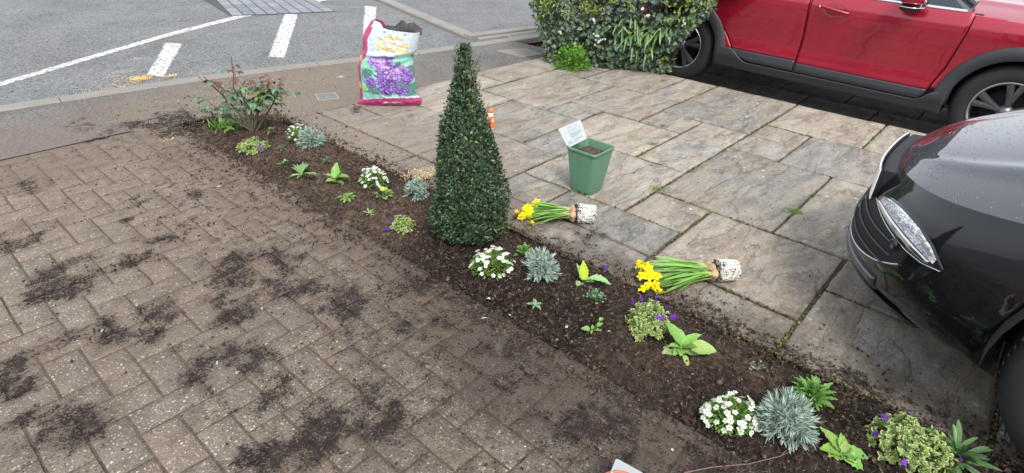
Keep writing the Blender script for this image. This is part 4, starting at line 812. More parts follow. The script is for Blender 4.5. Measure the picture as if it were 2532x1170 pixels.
# --- daffodils lying on the flags
def root_mat():
    g = NG('matted_white_roots'); w = g.noise(22, 2, .5, 0, out='Color'); mv = g.n('ShaderNodeMixRGB') if False else None
    va = g.n('ShaderNodeVectorMath'); va.operation = 'MULTIPLY_ADD'; g.l(w, va.inputs[0]); va.inputs[1].default_value = (.09, .09, .09); g.l(g.co, va.inputs[2])
    a = g.voro(52, 'DISTANCE_TO_EDGE', 'Distance', va.outputs[0]); a2 = g.voro(88, 'DISTANCE_TO_EDGE', 'Distance', va.outputs[0])
    mk = g.math('MAXIMUM', g.smooth(.06, .02, a), g.smooth(.05, .015, a2))
    g.bump(mk, .8, .004); return g.fin(g.mix(mk, (.022, .015, .012), (.66, .63, .57)), .8)
M['roots'] = root_mat(); M['bulb'] = mat_plain('bulb_skin', (1, 1, 1), .6, nsc=60, amt=.35, bump=.5, attr=True)
def daffodils(p_root, p_flow, label, nfl, seed, blen, fx, rr=.047, rlen=.085, shift=.0):
    r = np.random.default_rng(seed); a = np.array(G(*p_root)); b = np.array(G(*p_flow)); d = a - b; ang = math.atan2(d[1], d[0])
    t = thing('daffodil_clump', label, 'daffodils', (a[0], a[1], 0), rz=ang + math.pi, group='uprooted daffodil clumps lying on the flags')
    # local: +x towards the flowers, root ball at the origin side, lying on z=0
    m = MB(); prof = [(0, -rlen), (rr * .7, -rlen), (rr * .88, -rlen * .93), (rr * .94, -rlen * .5), (rr, -.01), (rr * .92, 0), (rr * .6, .004), (0, .006)]
    pr = np.array([(a_, b_) for a_, b_ in prof]); m.lathe(pr, 28, (1, 1, 1), (0, 0, 0), 'x'); V = m.v[0]; V += (fbm(V[:, 1] * 60 + 9, V[:, 2] * 60 + V[:, 0] * 40, 1, 3, seed)[:, None] - .5) * .006 * np.array([.3, 1, 1]); V[:, 2] += rr * .93
    for k in range(170):
        th = r.uniform(-.4, 3.5); s0 = -r.uniform(0, rlen * .8); s = np.linspace(0, 1, 8); T_ = th + s * r.normal() * .9; X_ = s0 - s * r.uniform(.01, .05); X_ = np.clip(X_, -rlen, 0); Rr = np.interp(-X_, [0, rlen], [rr, rr * .88]) * 1.015
        m.tube(np.stack([X_, Rr * np.cos(T_), Rr * np.sin(T_) + rr * .93], -1), .0011, 4, (.70, .67, .60), cap=False, mi=1)
    ro = m.build('root_ball', [M['roots'], M['bulb']], t, True)
    so = MB(); so.stamp(IV, IF, np.stack([np.full(40, .004) + r.normal(size=40) * .003, r.normal(size=40) * rr * .45, rr * .9 + r.normal(size=40) * rr * .4], -1), rdir(40, r), rdir(40, r), r.uniform(.004, .011, 40), jit((.03, .02, .015), 40, .3, r)); so.build('compost', M['crumb'], t)
    heads = [(-.030, .05), (.002, .060), (.030, .050), (-.012, .030), (.018, .028)]
    bl = []
    for k, (yy, zz) in enumerate(heads):
        bm = MB(); th = np.linspace(0, 1, 8); pr = np.stack([.0175 * np.sin(np.pi * th ** .8) + .003, th * .036], -1); pr[0, 0] = 0; bm.lathe(pr, 12, jit((.42, .27, .16), 1, .15, r)[0], (0, 0, 0), 'x'); bm.v[0][:, 1] += yy; bm.v[0][:, 2] += zz; bm.v[0][:, 0] += .004
        bm.build('bulb', M['bulb'], t, True); bl.append((yy, zz))
    fo = MB(); n = 84; kk = r.integers(0, 5, n); y0 = np.array([bl[k][0] for k in kk]) + r.normal(size=n) * .005; z0 = np.array([bl[k][1] for k in kk]) + r.normal(size=n) * .004
    P = np.stack([np.full(n, .036), y0, z0], -1); L = blen * r.uniform(.62, 1.0, n); yt = y0 * 1.15 + r.normal(size=n) * .036; zt = np.abs(z0 * .35 + r.normal(size=n) * .022) + .004
    D = np.stack([np.full(n, 1.), (yt - y0) / L, (zt - z0) / L * .9 + .12], -1)
    leaves(fo, P, D, UP + rdir(n, r) * .5, L, r.uniform(.008, .013, n), jit((.17, .34, .06), n, .2, r), curl=.10, fold=.3, nseg=9, shape='strap', tipcol=(.2, .38, .09)); V = fo.v[0]; V[:, 2] = np.maximum(V[:, 2], .003)
    C = fo.c[0]; q = np.clip((.075 - V[:, 0]) / .04, 0, 1)[:, None]; fo.c[0] = C * (1 - q) + np.array([.52, .56, .22]) * q
    fo.build('foliage', M['leaf'], t, True)
    for k, (fx_, fy_, fz_) in enumerate(fx):
        c = np.array([fx_ + shift, fy_ * 1.4, fz_]); s0 = np.array([.036, fy_ * .6, .04]); mid = (c + s0) / 2 + np.array([0, 0, .01]); stm = MB(); stm.tube([s0, mid, c - np.array([.02, 0, 0]), c], .0017, 5, (.22, .36, .07)); 
        nv = nrm(np.array([.5, 0, .5]) + r.normal(size=3) * .55); nv[2] = abs(nv[2]) + .2
        pe = MB(); a6 = np.arange(6) * np.pi / 3; leaves(pe, np.zeros((6, 3)), np.stack([np.cos(a6), np.sin(a6), np.full(6, .12)], -1), UP, .0245, .0170, jit((.90, .80, .02), 6, .04, r), curl=r.uniform(-.1, .3, 6), nseg=5, shape='oval')
        tu = MB(); u = np.linspace(0, 1, 5); w = 14; an = np.linspace(0, 2 * np.pi, w, endpoint=False); Rr = .0055 + .0045 * u ** 2; Pt = np.stack([Rr[:, None] * np.cos(an) * (1 + .12 * np.cos(5 * an) * u[:, None] ** 3), Rr[:, None] * np.sin(an) * (1 + .12 * np.cos(5 * an) * u[:, None] ** 3), np.repeat((u * .014)[:, None], w, 1)], -1); tu.grid(Pt, (.90, .70, .012), closed_v=True)
        q = Vector(nv).to_track_quat('Z', 'Y').to_euler(); fl = pe.build('flower', M['petal'], t, True); fl.location = c; fl.rotation_euler = q
        tu.build('trumpet', M['petal'], fl, True); stm.build('flower_stem', M['leaf'], t, True)
    return t
# flower offsets: x = distance from root, y = to the left when facing the flowers
daffodils((1425, 548), (1290, 540), 'smaller uprooted daffodil clump lying near the green pot', 9, 91, .20,
          [(.245, .03, .03), (.275, .000, .03), (.222, -.052, .02), (.235, -.005, .045), (.215, .01, .05), (.25, .025, .03), (.22, .03, .03), (.205, .06, .02), (.185, -.045, .055), (.23, -.03, .04)], shift=.010)
daffodils((1765, 692), (1590, 700), 'larger uprooted daffodil clump lying at the edge of the bed', 10, 92, .255,
          [(.285, .005, .04), (.27, -.03, .05), (.26, .02, .05), (.255, -.01, .055), (.245, -.035, .05), (.28, .045, .03), (.25, .05, .035), (.24, .07, .02), (.30, .05, .02), (.26, -.07, .03), (.235, .02, .05), (.27, -.055, .03)], shift=.028)
# ================================================================== POTS, BAG, BOTTLE, COVER
# --- green square pot
g = NG('green_plastic'); n = g.noise(14, 5, .7); c = g.mix(n, (.075, .175, .105), (.11, .23, .145)); sc = g.smooth(.62, .72, g.noise(45, 4, .7, 0, g.mapping((1, 1, .4)))); c = g.mix(g.math('MULTIPLY', sc, .55), c, (.045, .06, .04)); g.bump(g.noise(200, 2), .1, .002); M['greenp'] = g.fin(c, .42, 0, .5)
def rsq(half, rad, n=6):
    P = []
    for cx, cy, a0 in ((1, 1, 0), (-1, 1, 90), (-1, -1, 180), (1, -1, 270)):
        for k in range(n): a = math.radians(a0 + 90 * k / (n - 1)); P.append((cx * (half - rad) + rad * math.cos(a), cy * (half - rad) + rad * math.sin(a)))
    return np.array(P)
c0 = (np.array(G(1404, 362, .235)) + np.array(G(1517, 365, .235)) + np.array(G(1450, 341, .235)) + np.array(G(1473, 389, .235))) / 4
t = thing('square_plant_pot', 'tall green plastic pot part filled with compost standing on the flags', 'plant pot', (c0[0], c0[1], 0), rz=math.radians(0))
m = MB(); prof = [(.064, .026, .0), (.066, .026, .004), (.068, .026, .02), (.0875, .016, .222), (.0875, .016, .224), (.0915, .016, .225), (.0925, .016, .229), (.0925, .016, .239), (.090, .016, .241), (.0875, .015, .240), (.086, .015, .236), (.066, .022, .02), (.060, .022, .012), (.001, .0005, .011)]
P = np.array([np.concatenate([rsq(h, rd), np.full((24, 1), z)], 1) for h, rd, z in prof]); m.grid(P, (1, 1, 1), closed_v=True, flip=True)
# notched foot: cut faces at the base
F = m.f[0]; V = m.v[0]; cen = V[F].mean(1); ok = ~((cen[:, 2] < .004) & ((np.abs(cen[:, 0]) < .022) | (np.abs(cen[:, 1]) < .022))); m.f[0] = F[ok]; m.m[0] = m.m[0][ok]
bod = m.build('pot_body', M['greenp'], t, True)
ft = MB()
for sx, sy in ((1, 0), (-1, 0), (0, 1), (0, -1)):
    for q in (-.026, .026): ft.box(min(sx * .0672, sx * .062) if sx else q - .006, max(sx * .0672, sx * .062) if sx else q + .006, min(sy * .0672, sy * .062) if sy else q - .006, max(sy * .0672, sy * .062) if sy else q + .006, .0, .012)
ft.build('foot', M['greenp'], t)
m = MB(); n = 420; q = rng.uniform(-.068, .068, (n, 2)); zz = .186 + .022 * fbm(q[:, 0] + 1, q[:, 1] + 1, 25, 3, 5); m.stamp(IV * (1 + .25 * rng.normal(size=(12, 1))), IF, np.concatenate([q, zz[:, None]], 1), rdir(n), rdir(n), rng.uniform(.005, .011, n), jit((.085, .062, .05), n, .3)); m.box(-.07, .07, -.07, .07, .10, .190, (.03, .02, .016)); m.build('compost', M['crumb'], t)
# --- white plant label standing in the green pot
M['card'] = mat_plain('white_card', (.43, .46, .48), .5, nsc=5, amt=.03); M['ink'] = mat_plain('pale_ink', (.20, .24, .30), .6, nsc=5, amt=.05)
def card(name, label, P0, P1, P2, P3, th, lines=True, seed=0):
    "flat label given by its four corners (bottom left, bottom right, top right, top left)"
    P0, P1, P2, P3 = [np.array(p, float) for p in (P0, P1, P2, P3)]; cen = (P0 + P1 + P2 + P3) / 4; nn = nrm(np.cross(P1 - P0, P3 - P0))
    if nn @ (np.array([0, 0, CAM_H]) - cen) < 0: nn = -nn
    f = lambda u, v: (P0 * (1 - u) + P1 * u) * (1 - v) + (P3 * (1 - u) + P2 * u) * v - cen
    m = MB(); rr_ = rsq(.5, .06, 4) + .5; A = np.array([f(u, v) for u, v in rr_]); k = len(A); m.add(np.concatenate([A, A - nn * th]), [list(range(k)), list(range(k, 2 * k))[::-1]]); m.add(np.concatenate([A, A - nn * th]), [(i, (i + 1) % k, k + (i + 1) % k, k + i) for i in range(k)])
    o = m.build(name, M['card'], None, False, tuple(cen)); tag(o, label, 'plant label')
    r = np.random.default_rng(seed); m = MB()
    if lines:
        for v, segs in ((.86, [(.36, .62), (.68, .78)]), (.74, [(.34, .46), (.50, .60), (.64, .74), (.8, .9)]), (.66, [(.34, .44), (.5, .58), (.64, .72), (.8, .88)]), (.54, [(.34, .92)]), (.48, [(.34, .86)]), (.42, [(.34, .9)]), (.36, [(.34, .7)]), (.24, [(.1, .34), (.42, .8)]), (.18, [(.1, .3), (.42, .86)]), (.12, [(.1, .36), (.42, .6)])):
            for a, b in segs:
                u = a
                while u < b - .01:
                    w = min(r.uniform(.02, .07), b - u); h = .014; q = [f(u, v - h), f(u + w, v - h), f(u + w, v + h), f(u, v + h)]; m.add(np.array(q) + nn * .0009, [(0, 1, 2, 3)]); u += w + .012
        m.build('print', M['ink'], o)
    return o
hb = lambda px, py, z: np.array([*G(px, py, z), z])
d_ = c0 - 0; bl_ = np.array([c0[0] - .086, c0[1] + .02, .225]); 
# corners found on a steep plane rising from the far left rim
def onplane(px, py, pt, n):
    d = AF * FPX + AR * (px - 1266) - AU * (py - 585); o_ = np.array([0, 0, CAM_H]); return o_ + d * ((np.array(pt) - o_) @ n) / (d @ n)
pn = nrm(np.array([-.85, -.45, .35])); pp = np.array([c0[0] - .080, c0[1] + .086, .22])
card('plant_label', 'white printed care label propped in the back of the green pot', *[onplane(a, b, pp, pn) for a, b in ((1405, 366), (1452, 342), (1435, 296), (1380, 319))], .0012, seed=4)
# --- terracotta coloured pot at the near edge
g = NG('terracotta_plastic'); n = g.noise(30, 5, .7); c = g.mix(n, (.40, .085, .05), (.52, .13, .075)); c = g.mix(g.smooth(.62, .68, g.noise(60, 3)), c, (.04, .03, .025)); M['terra'] = g.fin(c, .5)
rimz = .105; c1 = np.array(G(1536, 1215, rimz)); t = thing('round_plant_pot', 'terracotta coloured plastic pot at the near edge of the block paving', 'plant pot', (c1[0], c1[1], 0))
m = MB(); m.lathe([(0, .003), (.040, .003), (.042, 0), (.044, .002), (.056, .09), (.060, .091), (.061, .104), (.0595, rimz), (.057, rimz), (.055, .1), (.043, .012), (0, .011)], 48); m.build('pot_body', M['terra'], t, True)
pn2 = nrm(np.array([.35, -.65, .6])); pp2 = np.array([c1[0] + .045, c1[1] + .035, .085])
card('plant_label', 'white label sticking up out of the terracotta coloured pot', *[onplane(a, b, pp2, pn2) for a, b in ((1492, 1215), (1620, 1240), (1600, 1175), (1524, 1133))], .0012, lines=False)
# --- inspection cover in the footway
q = [np.array(G(*p)) for p in ((773, 235), (825, 230), (841, 243), (796, 251))]; cen = sum(q) / 4; e0 = nrm(q[1] - q[0]); ang = math.atan2(e0[1], e0[0])
t = thing('inspection_cover', 'small square metal utility cover set in the footway near the compost bag', 'cover', (cen[0], cen[1], 0), rz=ang)
M['cast'] = mat_plain('worn_cast_metal', (.20, .20, .20), .55, .4, nsc=60, amt=.3, bump=.4); M['steel'] = mat_plain('pale_steel', (.36, .36, .36), .45, .5, nsc=80, amt=.2)
m = MB(); s_ = .075
for a, b, c_, d in ((-s_, s_, -s_, -s_ + .008), (-s_, s_, s_ - .008, s_), (-s_, -s_ + .008, -s_ + .008, s_ - .008), (s_ - .008, s_, -s_ + .008, s_ - .008)): m.box(a, b, c_, d, -.01, .005)
m.build('frame', M['steel'], t); m = MB(); m.box(-.064, .064, -.064, .064, -.01, .002)
for i in range(8):
    for j in range(8):
        if 1 < j < 6 and i in (3, 4) : continue
        m.box(-.055 + i * .0145, -.055 + i * .0145 + .008, -.055 + j * .0145, -.055 + j * .0145 + .008, .002, .0045)
m.build('lid', M['cast'], t)
# --- a paler repair slab in the footway by the hedge
m = MB(); q = [G(*p, z=0) for p in ((1222, 125), (1298, 119), (1345, 134), (1290, 142))]; m.add([(*p, .0015) for p in q] + [(*p, -.02) for p in q], [(3, 2, 1, 0), (0, 1, 5, 4), (1, 2, 6, 5), (2, 3, 7, 6), (3, 0, 4, 7)], (.6, .1, .5)); struct(m.build('footway_slab', M['concrete']))
# --- orange capped bottle behind the evergreen
x, y = G(1214, 319); t = thing('plastic_bottle', 'small bottle with orange cap and label standing behind the evergreen', 'bottle', (x, y, 0))
M['orange'] = mat_plain('orange_plastic', (.85, .16, .02), .35, nsc=30, amt=.05, attr=False); M['clear'] = mat_plain('milky_plastic', (.62, .60, .55), .3, nsc=30, amt=.08)
m = MB(); m.lathe([(0, .001), (.019, .0), (.021, .004), (.021, .10), (.018, .108), (.011, .113), (.011, .12)], 28); m.build('body', M['clear'], t, True)
m = MB(); m.lathe([(.0218, .012), (.0218, .088)], 28); m.build('label_sleeve', M['orange'], t, True)
m = MB(); m.lathe([(.010, .110), (.0165, .112), (.0165, .124), (.012, .136), (0, .138)], 24); m.build('cap', M['orange'], t, True)
def text_mesh(s, size=1., align='CENTER', bold=0., space=1.):
    cu = bpy.data.curves.new('t', 'FONT'); cu.body = s; cu.size = size; cu.align_x = align; cu.offset = bold; cu.space_line = space; o = bpy.data.objects.new('t', cu); COL.objects.link(o)
    bpy.context.view_layer.update(); dg = bpy.context.evaluated_depsgraph_get(); me = bpy.data.meshes.new_from_object(o.evaluated_get(dg)); V = np.array([v.co[:] for v in me.vertices]); F = [tuple(p.vertices) for p in me.polygons]
    bpy.data.objects.remove(o); bpy.data.meshes.remove(me); return V, F
V, F = text_mesh('E', .03, bold=.001); az = math.atan2(-y, -x) + .55; V2 = np.stack([.0224 * np.cos(az + V[:, 0] / .0218), .0224 * np.sin(az + V[:, 0] / .0218), .055 + V[:, 1]], -1)
m = MB()
for f in F: m.add(V2[list(f)], [list(range(len(f)))])
m.build('lettering', mat_plain('white_print', (.8, .8, .8), .5), t)
# --- compost bag
gl, gr = np.array(G(880, 268)), np.array(G(1041, 262)); ax = nrm(gr - gl); cen = (gl + gr) / 2
ax = nrm(np.array([AR[0], AR[1]]) * .75 + ax * .25); ang = math.atan2(ax[1], ax[0]); cen = cen + np.array([-ax[1], ax[0]]) * .05
t = thing('compost_bag', 'opened upright bag of compost with lilac blossom picture standing on the patio edge', 'bag', (cen[0], cen[1], 0), rz=ang)
# outline in picture units (1720 per metre): left and right edge for each height
OY = np.array([1110, 1085, 1040, 960, 800, 620, 480, 420, 280, 165, 120, 70]); OLx = np.array([52, 45, 84, 92, 92, 92, 135, 158, 168, 228, 262, 285]); ORx = np.array([800, 830, 838, 778, 764, 752, 756, 800, 830, 852, 800, 760])
SC = 1 / 1720.; HT = 1110; SZ = SC * .945
def bagedge(cy): return np.interp(-cy, -OY, OLx), np.interp(-cy, -OY, ORx)
nu, nv = 150, 170; vv = np.linspace(0, 1, nv); uu = np.linspace(0, 1, nu)
U_, V_ = np.meshgrid(uu, vv, indexing='ij')
# top edge varies with u
topy = np.interp(uu, [0, .08, .25, .33, .45, .9, 1], [95, 68, 95, 150, 168, 203, 205]); CY = HT - V_ * (HT - topy[:, None]); lx, rx = bagedge(CY); CX_ = lx + U_ * (rx - lx)
hz = (HT - CY) * SZ
edge = np.minimum(U_, 1 - U_) * 2
thick = (.095 * np.sin(np.pi * np.clip(.12 + hz / .60 * .80, 0, 1)) ** .8 + .004) * (1 - (1 - edge) ** 2.6) ** .8
thick = thick * np.where(hz < .03, .6 + .4 * hz / .03, 1)
wr = np.abs(fbm(CX_ * .010 + CY * .004, CY * .012 - CX_ * .006, 1, 4, 3) - .5) * 2; wr2 = np.abs(fbm(CX_ * .02 + 40, CY * .006, 1, 3, 9) - .5) * 2
diag = np.exp(-((CY - (640 - (CX_ - 480) * .45)) / 34) ** 2) * sstep(380, 520, CX_); fold = sstep(470, 440, CY + (CX_ - 600) * .0) * sstep(560, 640, CX_)
thick = thick + (wr * -.022 + wr2 * -.012) * edge - .010 * diag + .016 * np.exp(-((CY - 455 + (CX_ > 560) * 15) / 22) ** 2) * edge - .012 * np.exp(-((CY - 500) / 18) ** 2) * edge
lean = hz * .10
Pf = np.stack([(CX_ - 440) * SC, -thick + lean, hz], -1)
# printed picture
def bagcol(cx, cy, r):
    C = np.empty(cx.shape + (3,)); C[:] = (.42, .48, .52)
    C *= (1 + .06 * (fbm(cx, cy, .02, 3, 4) - .5))[..., None]
    arc_t = 455 + 22 * np.cos((cx - 430) / 240); arc_b = 985 + 40 * ((cx - 560) / 400) ** 2 - 18
    pic = (cy > arc_t) & (cy < arc_b) & (cx > 130 + (cy < 700) * (700 - cy) * .16)
    n1 = fbm(cx, cy, .012, 4, 21)
    teal = np.stack([.13 + .14 * n1, .40 + .16 * n1, .34 + .13 * n1], -1); dk = (fbm(cx, cy, .009, 3, 25) > .60)[..., None]; teal = np.where(dk, teal * .42, teal)
    lf = (((cx - 170) / 45) ** 2 + ((cy - 880) / 32) ** 2 < 1) | (((cx - 205) / 16) ** 2 + ((cy - 580) / 18) ** 2 < 1) | (((cx - 640) / 18) ** 2 + ((cy - 560) / 22) ** 2 < 1); teal[lf] = (.22, .55, .12)
    br = np.abs(cy - (740 + (cx - 130) * 1.0 + 12 * np.sin(cx / 22))) < 5; teal[br & (cx < 250)] = (.03, .06, .03)
    C[pic] = teal[pic]
    bl = np.zeros(cx.shape, bool)
    for a, b, ra, rb in ((400, 520, 150, 90), (300, 540, 60, 50), (480, 640, 150, 80), (420, 720, 110, 90), (570, 690, 150, 95), (450, 830, 115, 100), (250, 790, 70, 75), (680, 740, 60, 90), (610, 900, 85, 60), (430, 920, 70, 40), (640, 640, 60, 60)):
        bl |= ((cx - a) / ra) ** 2 + ((cy - b) / rb) ** 2 + (fbm(cx, cy, .03, 3, a) - .5) * 1.3 < 1
    s = 34.0; ox = np.floor(cx / s); oy = np.floor(cy / s); best = np.full(cx.shape, 9.); pt = np.zeros(cx.shape); rn = np.zeros(cx.shape)
    for i in (-1, 0, 1):
        for j in (-1, 0, 1):
            hx = vnoise(ox + i, oy + j, 5); hy = vnoise(ox + i, oy + j, 6); dx = cx / s - (ox + i + .2 + .6 * hx); dy = cy / s - (oy + j + .2 + .6 * hy); d = np.hypot(dx, dy); an = np.arctan2(dy, dx); R_ = .34 + .16 * np.cos(4 * an + hx * 6); k = d / R_; m_ = k < best; best = np.where(m_, k, best); rn = np.where(m_, vnoise(ox + i, oy + j, 8), rn)
    pet = best < 1
    br_ = sstep(-1, 1, (500 - cy) / 300 + (fbm(cx, cy, .01, 3, 33) - .5) * 2.2)
    c1 = np.array([.24, .13, .48]) * (1 - br_)[..., None] + np.array([.55, .33, .68]) * br_[..., None]; c1 = c1 * (.72 + .75 * rn)[..., None]; c1 = np.where(pet[..., None], c1, c1 * .42); c1[best < .2] = (.62, .52, .75)
    mm = bl & pic; C[mm] = c1[mm]
    mar = (cy > arc_b + 22) | (cx < lx_of(cy) + 40 + 34 * (cy < 520) * (cy > 150)) ; C[mar] = (.34, .035, .13)
    yl = (cx < lx_of(cy) + 26) & (np.abs(((cy * 1.0) % 340) - 170) < 45) & (fbm(cx, cy, .10, 2, 3) > .45) & (cy > 450); C[yl] = (.75, .48, .04)
    return np.clip(C, 0.01, .9)
def lx_of(cy): return bagedge(cy)[0]
Cf = bagcol(CX_, CY, None)
M['bagp'] = None; g = NG('printed_polythene'); g.bump(g.noise(22, 5, .65, .6), .5, .02); M['bagp'] = g.fin(g.attr(), .32, 0, .5, .25)
m = MB(); m.grid(Pf, Cf); m.build('printed_front', M['bagp'], t, True)
Pb = Pf.copy(); Pb[..., 1] = lean + (thick * .9 + .004); Cb = np.empty(Cf.shape); Cb[:] = (.34, .035, .13); m = MB(); m.grid(Pb, Cb, flip=True); m.build('back', M['bagp'], t, True)
# torn black inner lining above the top edge
M['lin'] = mat_plain('black_lining', (.014, .014, .016), .6, nsc=30, amt=.3, bump=.3)
m = MB(); xs = np.linspace(430, 862, 44); top = np.interp(xs, [430, 548, 600, 625, 660, 690, 720, 770, 800, 862], [150, 158, 108, 86, 96, 132, 118, 106, 140, 186]) + rng.normal(size=44) * 3; bot = np.interp(xs, [430, 560, 862], [215, 225, 250])
q = np.linspace(0, 1, 8); P = np.stack([np.repeat(((xs - 440) * SC)[:, None], 8, 1), .03 + (HT - (bot[:, None] * (1 - q) + top[:, None] * q)) * SC * .10 + .004 * np.sin(xs / 30)[:, None] * q + .02 * q ** 2, (HT - (bot[:, None] * (1 - q) + top[:, None] * q)) * SZ], -1); m.grid(P, (1, 1, 1)); m.build('torn_lining', M['lin'], t, True)
m = MB(); P2 = P.copy(); P2[..., 1] += .004 + .03 * q; P2[..., 2] -= .012; C = np.empty(P.shape); C[:] = (.50, .55, .60); k = slice(22, 33); m.grid(P2[k] - np.array([0, .037, 0]) * q[None, :, None], C[k]); m.build('plastic_fold', M['bagp'], t, True)
# lettering laid on the film
from math import floor
def on_bag(V, F, name, col, off=.0022):
    cx, cy = V[:, 0], V[:, 1]; lx, rx = bagedge(cy); u = np.clip((cx - lx) / (rx - lx), 0, 1); ty = np.interp(u, uu, topy); v = np.clip((HT - cy) / (HT - ty), 0, 1)
    fi = u * (nu - 1); fj = v * (nv - 1); i = np.clip(fi.astype(int), 0, nu - 2); j = np.clip(fj.astype(int), 0, nv - 2); a = (fi - i)[:, None]; b = (fj - j)[:, None]
    P = Pf[i, j] * (1 - a) * (1 - b) + Pf[i + 1, j] * a * (1 - b) + Pf[i, j + 1] * (1 - a) * b + Pf[i + 1, j + 1] * a * b; P[:, 1] -= off; m = MB()
    for f in F: m.add(P[list(f)], [list(range(len(f)))])
    m.build(name, mat_plain(name + '_ink', col, .5, nsc=9, amt=.04), t)
for s_, x0, y0, sz, sl in (('Peat-Free', 548, 282, 62, .13), ('Rose, Tree and', 535, 345, 62, .13), ('Shrub Compost', 530, 402, 62, .13)):
    V, F = text_mesh(s_, sz, bold=2.2); on_bag(np.stack([x0 + V[:, 0] * .92, y0 - V[:, 1] + V[:, 0] * sl], -1), F, 'lettering', (.72, .46, .02), .0028)
m_s = np.array([(432, 178), (690, 212), (690, 228), (432, 196)], float); on_bag(m_s, [(0, 1, 2, 3)], 'purple_strip', (.16, .12, .30), .004)
for s_, x0, y0 in (('Ideal for establishing perennials,', 485, 1054), ('trees, shrubs and roses in the ground.', 485, 1078)):
    V, F = text_mesh(s_, 19, bold=.3); on_bag(np.stack([x0 + V[:, 0] * .9, y0 - V[:, 1] - V[:, 0] * .04], -1), F, 'lettering', (.8, .7, .75), .003)
# --- odd things lying about
def twig(pts, r0, label, name='twig', col=(.16, .10, .07)):
    w = [np.array(G(*p)) for p in pts]; x0, y0 = w[0]; P = [(a - x0, b - y0, soil_at(a, b) + .004 + .004 * (k % 2)) for k, (a, b) in enumerate(w)]; m = MB(); m.tube(P, np.linspace(r0, r0 * .5, len(P)), 6, col); return m, (x0, y0, 0)
m, l = twig([(1700, 1172), (1800, 1128), (1900, 1140), (1955, 1128), (1990, 1100)], .0022, ''); m2, l2 = twig([(1940, 1130), (1955, 1118), (1963, 1108)], .0012, ''); m2.v[0] += np.array([l2[0] - l[0], l2[1] - l[1], 0]); m.v += m2.v; 
m = MB(); a, l = twig([(1690, 1172), (1760, 1160), (1850, 1150), (1925, 1135), (1962, 1122), (1980, 1104)], .0018, ''); m.add(a.v[0], a.f[0], a.c[0]); b, l2 = twig([(1925, 1135), (1945, 1120), (1957, 1105)], .0013, ''); m.add(b.v[0] + np.array([l2[0] - l[0], l2[1] - l[1], 0]), b.f[0], b.c[0])
tag(m.build('twig', M['bark'], None, True, l), 'brown forked twig lying on the soil below the largest silver shrublet', 'twig')
a, l = twig([(790, 482), (800, 474), (812, 466)], .004, ''); tag(a.build('root', M['bark'], None, True, l), 'pale root poking out at the foot of the upright large leaved seedling', 'root') if False else None
def fallen(px, py, az, L, Wd, col, label, name='fallen_leaf', cat='leaf', group='loose leaves dropped on the ground', shape='lance'):
    x, y = G(px, py); z = soil_at(x, y) + .004; m = MB(); a = math.radians(az); leaves(m, [(0, 0, 0)], [(math.cos(a), math.sin(a), .12)], UP, L, Wd, col, curl=.2, nseg=6, shape=shape); tag(m.build(name, M['leaf'], None, True, (x, y, z)), label, cat, group)
pale = 'pale narrow leaf dropped on the block paving'
for px, py, az, L, Wd, c, lab in ((537, 904, 60, .022, .006, (.42, .52, .46), 'silver leaf lying on the largest dark soil patch of the paving'), (583, 928, 20, .018, .006, (.45, .52, .3), 'split green leaf just right of the silver leaf on the dark patch'),
        (252, 824, 60, .022, .007, (.35, .48, .2), 'green leaf at the left beside dark soil on the paving'), (338, 760, 55, .016, .006, (.42, .50, .28), 'small green leaf above the left dark soil patch'),
        (648, 768, 60, .02, .007, (.42, .55, .2), 'forked green leaf in the middle of the block paving'), (656, 855, 10, .012, .006, (.5, .55, .2), 'yellow green leaf scrap below the forked green leaf'),
        (832, 850, 30, .014, .006, (.42, .5, .32), 'pale green scrap on the paving right of the yellow green one'), (1190, 790, -30, .026, .006, (.52, .55, .45), 'whitish leaf on the soil edge below the white flowers'),
        (1262, 784, 60, .018, .006, (.36, .46, .36), 'grey green leaf on the soil left of the small rosette'), (1212, 742, 100, .02, .012, (.6, .66, .55), 'curled pale petal on the soil below the white flowers'),
        (1508, 832, 130, .013, .007, (.35, .5, .2), 'tiny green leaf on the soil right of the limp seedling'), (1700, 970, 40, .012, .008, (.2, .26, .2), 'dull leaf scrap left of the near white flowered plant'),
        (840, 918, 10, .010, .008, (.62, .42, .2), 'tan seed husk on the block paving'), (537, 465, 0, .03, .012, (.5, .55, .4), 'torn pale leaf on the far part of the block paving')):
    fallen(px, py, az, L, Wd, c, lab)
def pebble(px, py, s, col, label, name='white_pebble', cat='pebble'):
    x, y = G(px, py); m = MB(); r = np.random.default_rng(int(px)); m.stamp(IV * (1 + .12 * r.normal(size=(12, 1))), IF, [(0, 0, 0)], [[1, 0, .1]], [UP], np.array([[s, s * .8, s * .6]]), col); tag(m.build(name, M['clear'] if col is None else mat_plain(name, col, .6), None, True, (x, y, soil_at(x, y) + s * .4)), label, cat)
pebble(1400, 812, .006, (.75, .74, .72), 'white pebble on the soil left of the limp seedling'); pebble(1662, 1113, .0045, (.75, .73, .7), 'white pebble near the lower edge of the bed')
x, y = G(1493, 666); o = bpy.data.objects.new('fallen_flower', PURP[0]); COL.objects.link(o); o.location = (x, y, soil_at(x, y) + .008); tag(o, 'single purple flower dropped on the soil between the sage and the daffodils', 'flower')
